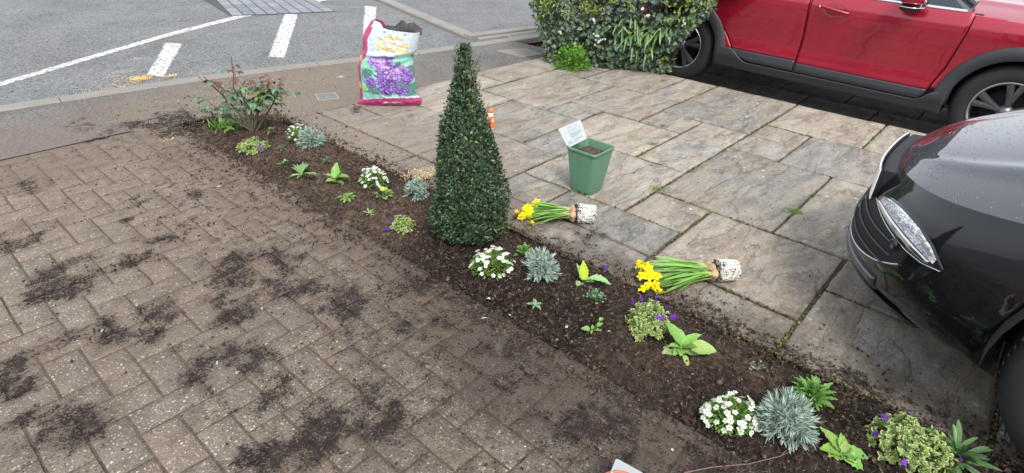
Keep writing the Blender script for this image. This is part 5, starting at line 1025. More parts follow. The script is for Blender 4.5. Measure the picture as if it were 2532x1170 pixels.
# grass and moss in the joints of the flags
for k, (px, py, n, L, c, lab) in enumerate(((1965, 524, 150, .032, (.20, .32, .06), 'largest bright grass tuft in the flag joints left of the black car'), (1752, 524, 34, .026, (.20, .28, .09), 'flat weed in the joint right of the lower daffodils'),
        (1622, 468, 90, .024, (.20, .28, .07), 'grass tuft in the joint right of the green pot foot'), (1617, 357, 80, .028, (.19, .24, .07), 'grass tuft in the joint right of the green pot rim'), (1650, 338, 45, .02, (.18, .22, .07), 'small tuft just beyond the one right of the pot rim'),
        (1640, 312, 70, .022, (.17, .21, .07), 'low weeds in the long joint beyond the green pot'), (1605, 305, 45, .018, (.17, .2, .07), 'weeds at the left end of the long joint beyond the pot'), (1268, 250, 60, .028, (.16, .19, .08), 'dull tuft on the flags right of the evergreen tip'),
        (1300, 342, 60, .016, (.18, .19, .06), 'mossy tuft at the joint crossing right of the bottle'), (1385, 385, 50, .020, (.2, .22, .09), 'dry tuft against the left side of the green pot'), (1720, 232, 40, .016, (.24, .28, .05), 'yellowish moss tuft near the red car ledge'),
        (1872, 608, 30, .014, (.2, .24, .08), 'sparse tuft right of the larger daffodil clump') , (1640, 200, 70, .022, (.14, .17, .06), 'weeds in the joint at the foot of the hedge'), (1600, 222, 50, .018, (.14, .17, .06), 'lower weeds in the joint leading to the hedge'))):
    tuft(px, py, n, L, c, lab, 'grass tuft', 200 + k, 'grass_tuft', .018, .0022, 'grass tufts in the joints of the flags', z=0.0, el=(5, 65))
m = MB(); n = 0  # moss cushions strung along the joints
gx = []
for (a, b, c, d) in cells:
    for (x0, y0, x1, y1) in ((a, c, b, c), (a, c, a, d)):
        L_ = math.hypot(x1 - x0, y1 - y0); k = int(L_ * 130); s_ = rng.random(k); X_, Y_ = x0 + (x1 - x0) * s_ + rng.normal(size=k) * .004, y0 + (y1 - y0) * s_ + rng.normal(size=k) * .004; kk = (fbm(X_, Y_, 3.2, 3, 91) > .53); gx += list(zip(X_[kk], Y_[kk]))
gx = np.array(gx); n = len(gx); m.stamp(IV, IF, np.concatenate([gx, np.full((n, 1), -.003)], 1), rdir(n), rdir(n), rng.uniform(.0025, .006, n), jit((.10, .105, .035), n, .35)); struct(m.build('joint_moss', M['crumb']), 'olive moss growing in the joints between the flags', 'moss', 'stuff')
# pale maple leaf at the foot of the hedge
fallen(1425, 176, 10, .05, .04, (.45, .44, .2), 'pale yellow leaf lying at the foot of the hedge', shape='ovate')
# ================================================================== CARS
def paint(name, col, metal, rough, drops=False, flake=None):
    g = NG(name); n = g.noise(900, 2, .5)
    c = g.mix(1., col, g.ramp(n, [(.3, .85), (.7, 1.2)]), 'MULTIPLY'); g.fin(c, rough, metal, .5, 1.0)
    if drops:
        d = g.voro(95, 'F1', 'Distance'); ids = g.sep(g.voro(95, 'F1', 'Color')); h = g.math('MULTIPLY', g.smooth(.30, .08, d), g.math('MULTIPLY', g.smooth(.62, .70, ids[0]), 1.))
        b = g.n('ShaderNodeBump'); b.inputs['Strength'].default_value = .9; b.inputs['Distance'].default_value = .0025; g.l(h, b.inputs['Height']); g.l(b.outputs[0], g.b.inputs['Coat Normal']); g.l(b.outputs[0], g.b.inputs['Normal'])
    return g.m
M['red'] = paint('red_metallic_paint', (.34, .004, .026), .45, .32); M['black'] = paint('black_paint', (.004, .0045, .007), 0, .3, False); M['black'].node_tree.nodes['Principled BSDF'].inputs['Specular IOR Level'].default_value = .1; M['blackwet'] = paint('rain_spotted_black_paint', (.004, .0045, .007), 0, .3, True); M['blackwet'].node_tree.nodes['Principled BSDF'].inputs['Specular IOR Level'].default_value = .1
for q_ in ('blackwet',): M[q_].node_tree.nodes['Principled BSDF'].inputs['Coat IOR'].default_value = 2.0
M['clad'] = mat_plain('grey_black_cladding', (.030, .031, .036), .5, nsc=500, amt=.2, bump=.15); M['rubber'] = mat_plain('tyre_rubber', (.016, .016, .018), .75, nsc=60, amt=.2)
M['under'] = mat_plain('dark_underbody', (.008, .008, .009), .8); M['chrome'] = mat_plain('chrome_trim', (.75, .76, .78), .12, 1., nsc=9, amt=.03); M['alloy'] = mat_plain('grey_alloy', (.16, .16, .17), .35, .8, nsc=50, amt=.1)
M['alloy2'] = mat_plain('polished_alloy', (.55, .55, .56), .25, .9, nsc=50, amt=.1); M['glass'] = mat_plain('dark_car_glass', (.02, .024, .028), .05, 0, .5, nsc=3, amt=.1); M['gblack'] = mat_plain('gloss_black_plastic', (.008, .008, .009), .15, 0, .5)
g = NG('headlamp_lens'); st = g.smooth(.45, .6, g.noise(30, 5, .7, 1.5, g.mapping((1, 1, 3), (0, 0, .7)))); g.fin(g.mix(st, (.30, .32, .35), (.90, .92, .95)), .12, .2, .6, 1.); M['lens'] = g.m
class Car:
    def __init__(s, loc, rz, W, Ftip, n=2.6, ye=-1.11, L=4.15, wz=.33, wf=-.85, wr=-3.39, sill=.24, ra=.37, ze=None, crown=None, roof=1.52):
        s.W = np.array(W); s.F = np.array(Ftip); s.n = n; s.ye = ye; s.L = L; s.wz = wz; s.wf = wf; s.wr = wr; s.sill = sill; s.ra = ra; s.ze = np.array(ze); s.cr = np.array(crown); s.roof = roof; s.loc = loc; s.rz = rz
        s.yr = -L + .8
    def w(s, z): return np.interp(z, s.W[:, 0], s.W[:, 1])
    def ft(s, z): return np.interp(z, s.F[:, 0], s.F[:, 1])
    def P(s, th, z, off=0.):
        "nose: th 0 side .. 90 front centre"
        c, q = np.cos(np.radians(th)), np.sin(np.radians(th)); sg = np.sign(c); f = s.ft(z) + off
        return np.stack([(s.w(z) + off) * sg * np.abs(c) ** (2 / s.n), s.ye + (f - s.ye) * np.abs(q) ** (2 / s.n), z + th * 0], -1)
    def R(s, th, z, off=0.):
        c, q = np.cos(np.radians(th)), np.sin(np.radians(th)); sg = np.sign(c); f = -s.L + .06 * abs(0) - s.ft(z) * .6 - off
        return np.stack([(s.w(z) + off) * sg * np.abs(c) ** (2 / 3.), s.yr + (f - s.yr) * np.abs(q) ** (2 / 3.), z + th * 0], -1)
    def S(s, y, z, sd, off=0.): return np.stack([sd * (s.w(z) + off) + y * 0, y + z * 0, z + y * 0], -1)
    def edge(s, y): return np.interp(-y, s.ze[:, 0], s.ze[:, 1])
    def zb(s, y, ra=None):
        ra = ra or s.ra; b = np.full(np.shape(y), s.sill)
        for c in (s.wf, s.wr): d = np.abs(y - c); b = np.where(d < ra, np.maximum(b, s.wz + np.sqrt(np.maximum(ra ** 2 - d ** 2, 0))), b)
        return b
    def loop(s):
        out = []  # (kind, param) from left rear centre, round left side to front, to right, back
        return out
def car_shell(c, t, mat, doors, top, matbon=None):
    v = np.linspace(0, 1, 26)
    m = MB(); ra = c.ra
    # nose wrap (both sides through the centre)
    ths = np.concatenate([np.linspace(0, 30, 30), np.linspace(32, 148, 90), np.linspace(150, 180, 30)])
    def wrap(fn):
        rows = []
        for th in ths:
            y0 = fn(th, np.array(.45))[1]; zb = float(c.zb(np.array(y0))); zt = float(c.edge(y0))
            for _ in range(12): zt = .5 * zt + .5 * float(c.edge(float(fn(th, np.array(zt))[1])))
            z = zb + (zt - zb) * v; rows.append(fn(np.full(26, th), z))
        return np.array(rows)
    mr = MB(); Nw = wrap(c.P); m.grid(Nw, (1, 1, 1), flip=False)
    Rw = wrap(c.R); mr.grid(Rw, (1, 1, 1), flip=True)
    def side(y0, y1, sd, n):
        ys = np.linspace(y0, y1, n); rows = []
        for y in ys: zt = float(c.edge(y)); zb = float(c.zb(np.array(y))); rows.append(c.S(np.full(26, y), zb + (zt - zb) * v, sd))
        return np.array(rows)
    d0, d1 = doors
    for sd in (-1, 1):
        mr.grid(side(c.yr, d0, sd, 70), (1, 1, 1), flip=sd > 0)
        if c.ye > d1: m.grid(side(d1, c.ye, sd, 12), (1, 1, 1), flip=sd > 0)
    # bonnet
    ys = np.concatenate([c.ft(.56) - .004 - np.linspace(0, 1, 30) ** 1.8 * .35, np.linspace(c.ft(.56) - .37, top, 24)]); rows = []
    u = np.linspace(-1, 1, 61)
    for y in ys:
        ze = float(c.edge(y)); f = c.ft(ze); q = np.clip((y - c.ye) / (f - c.ye), 0, 1); w = c.w(ze) * (1 - q ** c.n) ** (1 / c.n); cr = np.interp(-y, c.cr[:, 0], c.cr[:, 1])
        au = np.abs(u); x = u * w; z = ze + cr * (1 - au ** 2.4) + .012 * np.exp(-((au - .62) / .07) ** 2) * np.clip(-y * 3, 0, 1); rows.append(np.stack([x, np.full(61, y), z], -1))
    b = MB(); b.grid(np.array(rows), (1, 1, 1), flip=True)
    # roof and pillars
    m.build('front_body', mat, t, True); mr.build('rear_body', mat, t, True); b.build('bonnet', matbon or mat, t, True)
    z0 = float(c.edge(top)); zr = float(c.edge(-c.L + .15)); y = np.array([top, top - .55, top - .9, top - 1.5, -c.L + .75, -c.L + .25]); zt = np.array([z0 + .04, 1.30, 1.46, c.roof, c.roof - .05, 1.15]) ; hw = np.array([.72, .62, .58, .57, .56, .60])
    rows = []; rows2 = []
    for k in range(6):
        yb = y[k] - (0 if k else 0); ze = float(c.edge(y[k])); ww = float(c.w(ze)) - .01
        rows.append([(-ww, yb, ze), (-hw[k], yb, zt[k]), (-hw[k] * .5, yb, zt[k] + .03), (0, yb, zt[k] + .04), (hw[k] * .5, yb, zt[k] + .03), (hw[k], yb, zt[k]), (ww, yb, ze)])
    m = MB(); Rr = np.array(rows); m.grid(Rr, (1, 1, 1), flip=True); m.add(Rr[-1], [list(range(7))]); m.build('window_glass', M['glass'], t)
    m = MB(); Q = Rr[2:5, 1:6].copy(); Q[..., 2] += .012; Q = np.array([[np.array([np.interp(a, range(3), Q[:, j, k]) for k in range(3)]) for j in range(5)] for a in np.linspace(0, 2, 9)]); m.grid(Q, (1, 1, 1), flip=True); m.build('roof', mat, t, True)
    m = MB()
    for sd in (1, 5):
        m.tube(Rr[:, sd] + np.array([0, 0, .006]), .022, 8)
        for k in (3, 4): m.tube([Rr[k, sd], (Rr[k, sd] + Rr[k, 0 if sd == 1 else 6]) / 2, Rr[k, 0 if sd == 1 else 6]], .02, 6)
    m.build('pillar', M['gblack'], t, True)
    # underbody and wheel wells
    m = MB(); m.box(-.50, .50, -c.L + .35, -.62, c.sill + .03, .50); m.build('underbody', M['under'], t)
    for yc in (c.wf, c.wr):
        for sd in (-1, 1):
            m = MB(); a = np.linspace(-.25, math.pi + .25, 24); X_ = np.array([sd * (c.w(.5) - .012), sd * .55]); P = np.array([[(x, yc + (c.ra + .008) * math.cos(q), c.wz + (c.ra + .008) * math.sin(q)) for x in X_] for q in a]); m.grid(P); m.add([(sd * .55, p[1][1], p[1][2]) for p in P], [list(range(24))])
            m.build('wheel_well', M['under'], t)
def wheel(t, x, y, z, sd, r=.33, spokes=5):
    o = bpy.data.objects.new('wheel', None); COL.objects.link(o); o.parent = t; o.location = (x, y, z); o.rotation_euler = (0, 0, 0 if sd > 0 else math.pi)
    m = MB(); w = .205; prof = [(.213, -.10), (.222, -.108), (.27, -.112), (.305, -.104), (.322, -.085), (.33, -.05), (.331, 0), (.33, .05), (.322, .082), (.305, .100), (.27, .108), (.224, .104), (.213, .094), (.21, .08)]
    prof = [(a * r / .331, b) for a, b in prof]; m.lathe(prof, 64, (1, 1, 1), (-.105, 0, 0), 'x')
    for k in range(72): # tread blocks
        a = 2 * math.pi * k / 72; m.tube([(-.19, (r - .001) * math.cos(a), (r - .001) * math.sin(a)), (-.02, (r - .001) * math.cos(a + .03), (r - .001) * math.sin(a + .03))], .0022, 4)
    m.build('tyre', M['rubber'], o, True)
    m = MB(); m.lathe([(.20, -.20), (.214, -.19), (.205, -.16), (.202, -.05), (.206, -.018), (.214, -.006), (.217, -.002), (.213, .001), (.206, -.004), (.199, -.012), (.197, -.10)], 64, (1, 1, 1), (0, 0, 0), 'x'); m.build('rim', M['alloy2'], o, True)
    m = MB(); m.lathe([(0, -.13), (.19, -.13), (.2, -.12)], 40, (1, 1, 1), (0, 0, 0), 'x'); m.lathe([(.03, -.10), (.15, -.10), (.15, -.09), (.03, -.09)], 40, (1, 1, 1), (0, 0, 0), 'x'); m.build('brake', M['under'], o, True)
    for k in range(spokes):
        a0 = 2 * math.pi * k / spokes + .3
        for da in (-.17, .17):
            m = MB(); q = np.linspace(0, 1, 6); P = []
            for s_ in q:
                rr = .038 + .163 * s_; aa = a0 + da * (.35 + .75 * s_); ww = .016 + .011 * s_; X_ = -.028 + .022 * s_; e = np.array([math.cos(aa), math.sin(aa)]); n_ = np.array([-e[1], e[0]])
                P.append([(X_ - .03, *(e * rr - n_ * ww)), (X_, *(e * rr - n_ * ww * .8)), (X_ + .003, *(e * rr + n_ * 0)), (X_, *(e * rr + n_ * ww * .8)), (X_ - .03, *(e * rr + n_ * ww))])
            m.grid(P, (1, 1, 1)); m.build('spoke', M['alloy'], o)
    m = MB(); m.lathe([(0, -.012), (.024, -.014), (.030, -.022), (.05, -.034), (.052, -.06)], 24, (1, 1, 1), (0, 0, 0), 'x'); m.build('hub', M['alloy'], o, True)
def patch(c, name, t, mat, yl, yr, zbf, ztf, sd, off=.0, nu=24, nv=18, thick=.018, bulge=0.):
    "panel on the flank; yl/yr: rear and front edge as functions of z; zbf/ztf of y"
    u = np.linspace(0, 1, nu); v = np.linspace(0, 1, nv); P = np.zeros((nu, nv, 3))
    for i, a in enumerate(u):
        for j, b in enumerate(v):
            z = .6
            for _ in range(4): y = yl(z) * (1 - a) + yr(z) * a; z = zbf(y) * (1 - b) + ztf(y) * b
            P[i, j] = (sd * (c.w(z) + off), y, z)
    Q = np.zeros((nu + 2, nv + 2, 3)); Q[1:-1, 1:-1] = P; Q[0, 1:-1] = P[0]; Q[-1, 1:-1] = P[-1]; Q[:, 0] = Q[:, 1]; Q[:, -1] = Q[:, -2]
    Q[0, :, 0] -= sd * thick; Q[-1, :, 0] -= sd * thick; Q[1:-1, 0, 0] -= sd * thick; Q[1:-1, -1, 0] -= sd * thick
    m = MB(); m.grid(Q, (1, 1, 1), flip=sd > 0); return m.build(name, mat, t, True)
# ------------------------------------------------------------------ red car, on the lower drive, facing away from the street
RW = [(.20, .835), (.26, .85), (.34, .868), (.40, .862), (.50, .855), (.60, .862), (.70, .874), (.80, .884), (.86, .882), (.91, .868), (.945, .850), (1.0, .83)]
car = Car((6.18, -.79, -.232), math.pi, RW, [(.2, -.05), (.35, .0), (.5, 0), (.75, -.06), (.9, -.2)], ze=[(0, .80), (.3, .86), (.9, .92), (1.3, .93), (1.8, .945), (3.4, .97), (4.2, .98)], crown=[(0, 0), (.2, .05), (.6, .1), (1.3, .09)], wf=-.85, wr=-3.39)
t = thing('red_car', 'shiny red car with grey black sill cladding parked on the lower drive beyond the flags', 'car', car.loc, rz=math.pi); t.rotation_euler = (math.radians(-.8), 0, math.pi)
cutR = lambda z: np.interp(z, [.30, .33, .38, .5, .68, .8, .945], [-2.62, -2.75, -2.86, -2.95, -3.10, -3.19, -3.24])
cutB = lambda z: np.interp(z, [.30, .6, .945], [-2.32, -2.315, -2.335]); cutF = lambda z: np.interp(z, [.30, .36, .56, .8, .945], [-1.385, -1.35, -1.29, -1.25, -1.24])
car_shell(car, t, M['red'], (-3.24, -1.24), -1.28)
for sd in (1, -1):
    # dark jambs just inside the panels
    patch(car, 'door_frame', t, M['under'], lambda z: -3.30, lambda z: -1.20, lambda y: .30 if y > -2.95 else .80, lambda y: .94, sd, -.022, 30, 12, .05)
    e = .004
    patch(car, 'rear_wing', t, M['red'], lambda z: -3.36, lambda z: cutR(z) - e, lambda y: float(np.maximum(.40, car.zb(np.array(y), .37))) + .0, lambda y: .946, sd, -.0005, 30, 30)
    f_ = patch(car, 'front_wing', t, M['red'], lambda z: cutF(z) + e, lambda z: -1.06, lambda y: float(np.maximum(.40, car.zb(np.array(y), .37))), lambda y: .93, sd, -.0005, 24, 30)
    d2 = patch(car, 'rear_door', t, M['red'], lambda z: cutR(z) + e, lambda z: cutB(z) - e, lambda y: .40, lambda y: .945, sd, .0, 44, 40)
    d1 = patch(car, 'front_door', t, M['red'], lambda z: cutB(z) + e, lambda z: cutF(z) - e, lambda y: .385, lambda y: .945, sd, .0, 44, 40)
    patch(car, 'door_cladding', d2, M['clad'], lambda z: cutR(z) + e, lambda z: cutB(z) - e, lambda y: .315, lambda y: .402, sd, .012, 30, 8)
    patch(car, 'door_cladding', d1, M['clad'], lambda z: cutB(z) + e, lambda z: cutF(z) - e, lambda y: .312, lambda y: .388, sd, .012, 30, 8)
    patch(car, 'sill', t, M['clad'], lambda z: -3.03, lambda z: -1.215, lambda y: .235, lambda y: .306 + .10 * float(sstep(-2.72, -2.90, y)) + .085 * float(sstep(-1.40, -1.28, y)), sd, .016, 60, 10)
    # wheel arch mouldings following the flank
    for yc, nm in ((car.wr, 'rear'), (car.wf, 'front')):
        a = np.linspace(-.05, math.pi + .05, 40); rr = np.array([.362, .362, .372, .40, .448, .455, .455]); of = np.array([-.05, .012, .018, .018, .012, .004, -.02])
        P = np.array([[(0, yc + r_ * math.cos(q), car.wz + r_ * math.sin(q)) for r_ in rr] for q in a])
        for i in range(40):
            for j in range(7):
                y, z = P[i, j, 1:]; P[i, j, 0] = sd * (car.w(z) + of[j])
        # the front wing curves in towards the nose
        yy = P[..., 1]; q = np.clip((yy - car.ye) / (0 - car.ye), 0, 1); P[..., 0] *= (1 - q ** car.n) ** (1 / car.n)
        m = MB(); m.grid(P, (1, 1, 1), flip=sd > 0); m.build('arch_moulding', M['clad'], t, True)
    # handles, belt trim
    for (d, yh) in ((d1, -2.14), (d2, -3.0)):
        zc = .838; h = MB(); q = np.linspace(0, 1, 12); P = np.stack([sd * (car.w(zc) + .012 + .022 * np.sin(np.pi * q) ** .5), yh - .115 + .23 * q, zc + .022 - .034 * q], -1); h.tube(P, .006 + .0075 * np.sin(np.pi * np.clip(q, .06, .94)) ** .5, 10); hd = h.build('door_handle', M['red'], d, True)
        r_ = MB(); a = np.linspace(0, 2 * np.pi, 32, endpoint=False); ell = []
        for s_, dep in ((1.0, .0015), (.9, -.001), (.72, .0005), (.4, .0012), (.01, .0015)): ell.append(np.stack([sd * (np.array([car.w(z_) for z_ in zc - .005 + .047 * s_ * np.sin(a)]) + dep), yh + .01 + .085 * s_ * np.cos(a), zc - .005 + .047 * s_ * np.sin(a)], -1))
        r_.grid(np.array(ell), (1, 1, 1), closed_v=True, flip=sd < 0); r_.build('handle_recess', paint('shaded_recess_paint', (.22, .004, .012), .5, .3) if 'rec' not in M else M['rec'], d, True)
        if d is d1: k = MB(); k.lathe([(0, .0), (.008, 0), (.010, -.004)], 16, (1, 1, 1), (0, 0, 0), 'x'); k.v[0] = k.v[0] * np.array([sd, 1, 1]) + np.array([sd * (car.w(zc) + .034), yh - .10, zc + .012]); k.build('lock', M['chrome'], hd, True)
    m = MB(); P = np.array([[(sd * (car.w(.945) + o_), y, z) for o_, z in ((-.004, .938), (.005, .940), (.004, .952), (-.012, .958))] for y in np.linspace(-3.25, -1.30, 30)]); m.grid(P, (1, 1, 1), flip=sd < 0); m.build('window_trim', M['chrome'], t, True)
    m = MB(); P = np.array([[(sd * (car.w(.945) - .006), y, .956), (sd * (car.w(.945) - .04), y, 1.0), (sd * .74, y, 1.22)] for y in np.linspace(-3.2, -1.55, 12)]); m.grid(P, (1, 1, 1), flip=sd < 0); m.build('side_window', M['glass'], t, True)
    # mirror
    yc, zc, xc = -1.62, .985, car.w(.945) + .12
    mo = bpy.data.objects.new('door_mirror', None); COL.objects.link(mo); mo.parent = t
    a = np.linspace(0, 2 * np.pi, 28, endpoint=False)
    def blob(zlo, zhi, sc, mat, nm):
        b = np.linspace(-1, 1, 16); rows = []
        for q in b:
            z = zc + .5 * (zlo + zhi) + .5 * (zhi - zlo) * q; k = (1 - abs(q) ** 2.6) ** (1 / 2.2) * sc if abs(q) < 1 else .02
            rows.append(np.stack([sd * (xc + .10 * k * np.sign(np.cos(a)) * np.abs(np.cos(a)) ** .8), yc + (.075 * k) * np.sign(np.sin(a)) * np.abs(np.sin(a)) ** .9, np.full(28, z)], -1))
        m = MB(); m.grid(np.array(rows), (1, 1, 1), closed_v=True, flip=sd < 0); m.build(nm, mat, mo, True)
    blob(-.035, .085, 1.12, M['red'], 'mirror_cap'); blob(-.075, -.012, 1.0, M['gblack'], 'mirror_base'); blob(-.046, -.026, 1.14, M['chrome'], 'mirror_trim')
    m = MB(); m.tube([(sd * (car.w(.945) - .02), yc + .05, .96), (sd * (xc - .06), yc + .02, .965), (sd * xc, yc, .98)], [.03, .022, .02], 10); m.build('mirror_arm', M['gblack'], mo, True)
    for yc in (car.wf, car.wr): wheel(t, sd * (car.w(.5) - .012), yc, car.wz, sd)
# ------------------------------------------------------------------ black car, near right
BW = [(.16, .72), (.20, .77), (.26, .815), (.35, .85), (.5, .855), (.62, .85), (.75, .835), (.85, .80), (.95, .76)]
bc = Car((2.57, .275, 0), 0, BW, [(.14, -.14), (.18, -.07), (.22, .01), (.26, .045), (.32, .05), (.40, .03), (.50, .0), (.56, -.03), (.62, -.07), (.9, -.3)], ze=[(0, .555), (.1, .585), (.25, .62), (.5, .68), (.9, .765), (1.3, .85), (2, .9), (4.3, .95)], crown=[(0, 0), (.06, .02), (.15, .055), (.4, .085), (1.2, .09)], sill=.17, wf=-.82, wr=-3.36, ra=.365)
t = thing('black_car', 'glossy black car with rain spotted bonnet and clear headlamp parked on the flags', 'car', bc.loc)
BM = M['black']
car_shell(bc, t, BM, (-3.0, -1.4), -1.35, M['blackwet'])
def npatch(name, par, mat, th0, th1, z0, z1, off, nu=40, nv=10, thick=.012, smooth=True):
    "patch on the nose: z0,z1 functions of 0..1 along it"
    u = np.linspace(0, 1, nu); v = np.linspace(0, 1, nv); P = np.zeros((nu, nv, 3))
    for i, a in enumerate(u):
        th = th0 + (th1 - th0) * a; z = z0(a) + (z1(a) - z0(a)) * v; P[i] = bc.P(np.full(nv, th), z, off)
    Q = np.zeros((nu + 2, nv + 2, 3)); Q[1:-1, 1:-1] = P; Q[0, 1:-1] = P[0]; Q[-1, 1:-1] = P[-1]; Q[:, 0] = Q[:, 1]; Q[:, -1] = Q[:, -2]
    cc = np.array([0, bc.ye, .4]); ring = np.zeros(Q.shape[:2], bool); ring[0] = ring[-1] = True; ring[:, 0] = ring[:, -1] = True; dd = nrm((cc - Q) * np.array([1, 1, 0])); Q = np.where(ring[..., None], Q + dd * thick, Q)
    m = MB(); m.grid(Q, (1, 1, 1), flip=th1 < th0); return m.build(name, mat, par, smooth)
HT_ = np.array([(107, .472), (109, .495), (113, .513), (118, .524), (123, .525), (128, .518), (133, .496), (136, .470), (138, .452)])
HB_ = np.array([(107, .468), (111, .466), (116, .460), (122, .451), (129, .440), (134, .438), (138, .448)])
for mir in (0, 1):
    a, b = (107, 138); ang_ = (lambda q: q) if not mir else (lambda q: 180 - q)
    top = lambda q: float(np.interp(a + (b - a) * q, HT_[:, 0], HT_[:, 1])); bot = lambda q: float(np.interp(a + (b - a) * q, HB_[:, 0], HB_[:, 1])); A_, B_ = ang_(a), ang_(b)
    hl = npatch('headlight', t, M['gblack'], A_, B_, bot, lambda q: top(q) + .004, .0035)
    sub = lambda f, q0, q1: (lambda q: f(q0 + (q1 - q0) * q))
    h_ = lambda k: (lambda q: bot(q) + (top(q) - bot(q)) * k)
    npatch('lens', hl, M['lens'], A_ + (B_ - A_) * .10, A_ + (B_ - A_) * .93, sub(h_(.44), .10, .93), sub(h_(.96), .10, .93), .0065)
    npatch('light_strip', hl, M['chrome'], A_ + (B_ - A_) * .06, A_ + (B_ - A_) * .90, sub(h_(.16), .06, .90), sub(h_(.36), .06, .90), .009, nv=6)
    m = MB(); q = np.linspace(0, 1, 40); m.tube(np.array([bc.P(np.array(A_ + (B_ - A_) * s_), np.array(bot(s_) - .001), .004) for s_ in q]), .0022, 6); m.build('outline', M['alloy2'], hl, True)
gr = npatch('grille', t, M['under'], 130, 50, lambda q: .315 + .075 * abs(2 * q - 1) ** 5, lambda q: .462 - .020 * abs(2 * q - 1) ** 3, .003)
for zz in (.35, .385, .42):
    m = MB(); P = np.array([bc.P(np.array(th), np.array(zz + .012 * abs(th - 90) / 40), .010) for th in np.linspace(127, 53, 50)]); m.tube(P, .0035, 6); m.build('slat', M['clad'], gr, True)
m = MB(); P = np.array([bc.P(np.array(th), np.array(.314 + .075 * (abs(th - 90) / 40) ** 5), .004) for th in np.linspace(130, 50, 60)]); m.tube(P, .0035, 6); m.build('grille_edge', M['alloy2'], gr, True)
npatch('bumper_lip', t, M['clad'], 132, 48, lambda q: .165, lambda q: .222, .020)
npatch('bumper_blade', t, M['alloy'], 126, 54, lambda q: .240, lambda q: .285, .010)
for th in (126, 54):
    p = bc.P(np.array(th), np.array(.435), .010); m = MB(); a = math.atan2(p[1] - bc.ye, p[0]); m.lathe([(.0, .003), (.010, .003), (.012, .006), (.018, .006), (.020, 0)], 20, (1, 1, 1), (0, 0, 0), 'x'); o = m.build('parking_sensor', M['gblack'], t, True); o.location = p; o.rotation_euler = (0, 0, a)
# number plate, carried on the bumper; its edge is towards the viewer
def pl(off0, mat, nm, par, z0=.445, z1=.556, w=.26, dx=-.04):
    xs = np.linspace(-w, w, 24) + dx; P = []
    for x in xs:
        f = bc.ft(.5); q = (1 - min(abs(x) / bc.w(.5), 1) ** bc.n) ** (1 / bc.n); y = bc.ye + (f - bc.ye) * q + off0; P.append([(x, y, z0), (x, y, z1), (x, y + .004, z1), (x, y + .004, z0)])
    m = MB(); m.grid(np.array(P), (1, 1, 1), closed_v=True, flip=True); m.add(np.array(P[0]), [(0, 1, 2, 3)]); m.add(np.array(P[-1]), [(3, 2, 1, 0)]); return m.build(nm, mat, par)
pm = pl(.022, M['rubber'], 'number_plate', t); pl(.0262, mat_plain('reflective_white', (.75, .75, .72), .4), 'plate_face', pm)
xs_ = np.linspace(-.27, .24, 30) - .01; P = []
for x in xs_: yb_ = bc.ye + (bc.ft(.5) - bc.ye) * (1 - min(abs(x) / bc.w(.5), 1) ** bc.n) ** (1 / bc.n); P.append([(x, yb_ - .06, .438), (x, yb_ + .014, .448), (x, yb_ + .021, .460), (x, yb_ + .021, .540), (x, yb_ + .012, .552), (x, yb_ - .06, .556)])
m = MB(); m.grid(np.array(P), (1, 1, 1), closed_v=True, flip=True); m.add(np.array(P[0]), [list(range(6))]); m.add(np.array(P[-1]), [list(range(6))[::-1]]); m.build('plate_bracket', M['rubber'], t, True)
for sd in (1, -1):
    for yc in (bc.wf, bc.wr): wheel(t, sd * (bc.w(.5) - .015), yc, bc.wz, sd)
    patch(bc, 'front_door', t, BM, lambda z: -2.38, lambda z: -1.40, lambda y: .20, lambda y: float(bc.edge(y)), sd, .0, 30, 20)
    patch(bc, 'rear_door', t, BM, lambda z: -3.05, lambda z: -2.388, lambda y: float(np.maximum(.20, bc.zb(np.array(y)))), lambda y: float(bc.edge(y)), sd, .0, 24, 20)
# wiper resting at the base of the windscreen
m = MB(); m.tube([(-.55, -1.30, .955), (-.2, -1.27, .985), (.3, -1.30, .98)], .008, 6); m.build('wiper', M['gblack'], t, True)
# ================================================================== HEDGE
hx, hy = 4.72, 2.95
r = np.random.default_rng(300)
t = thing('hedge', 'dense leafy hedge with yellow green shoots growing at the patio edge by the red car', 'hedge', (hx, hy, 0))
A0, A1 = np.array([4.34, 3.42]), np.array([4.80, 2.42]); B0, B1 = np.array([5.05, 3.75]), np.array([5.05, 2.45])
def hedge_pts(n, r, face=None):
    s = r.random(n); z = r.uniform(.01, 1.05, n); d = r.random(n) ** 1.8  # depth behind the face
    top = r.random(n) < .15; z = np.where(top, 1.0 + r.normal(size=n) * .03, z); d = np.where(top, r.random(n), d)
    end = r.random(n) < .22; s = np.where(end, np.where(r.random(n) < .6, r.random(n) * .05, 1 - r.random(n) * .06), s); d = np.where(end, r.random(n), d)
    P2 = (A0[None] * (1 - s)[:, None] + A1[None] * s[:, None]) * (1 - d)[:, None] + (B0[None] * (1 - s)[:, None] + B1[None] * s[:, None]) * d[:, None]
    nn = nrm(np.array([A0[1] - A1[1], 0])) ; nf = nrm(np.array([-(A0[1] - A1[1]), -(A1[0] - A0[0])]))
    bul = (.10 * np.sin(np.pi * np.clip(z, 0, 1)) + .05 * sstep(.1, .6, z) + .12 * (fbm(s * 5, z * 5, 1, 3, 9) - .5)) * (1 - d)
    P2 = P2 + nf[None] * bul[:, None] + np.array([.12, -.22])[None] * (sstep(.15, .6, z) * sstep(.75, 1, s))[:, None] + np.array([-.06, .10])[None] * (sstep(.1, .5, z) * sstep(.3, 0, s))[:, None]
    return np.concatenate([P2 - np.array([hx, hy]), z[:, None]], 1), np.array([nf[0], nf[1], .25]), s, z, d
core = MB(); P, nf, s, z, d = hedge_pts(12000, r); k = d > .03; P = P[k]; n = len(P); leaves(core, P, nrm(rdir(n, r) + nf * .3), nf + rdir(n, r) * .8, r.uniform(.02, .04, n), r.uniform(.012, .02, n), jit((.035, .055, .022), n, .3, r), nseg=3); 
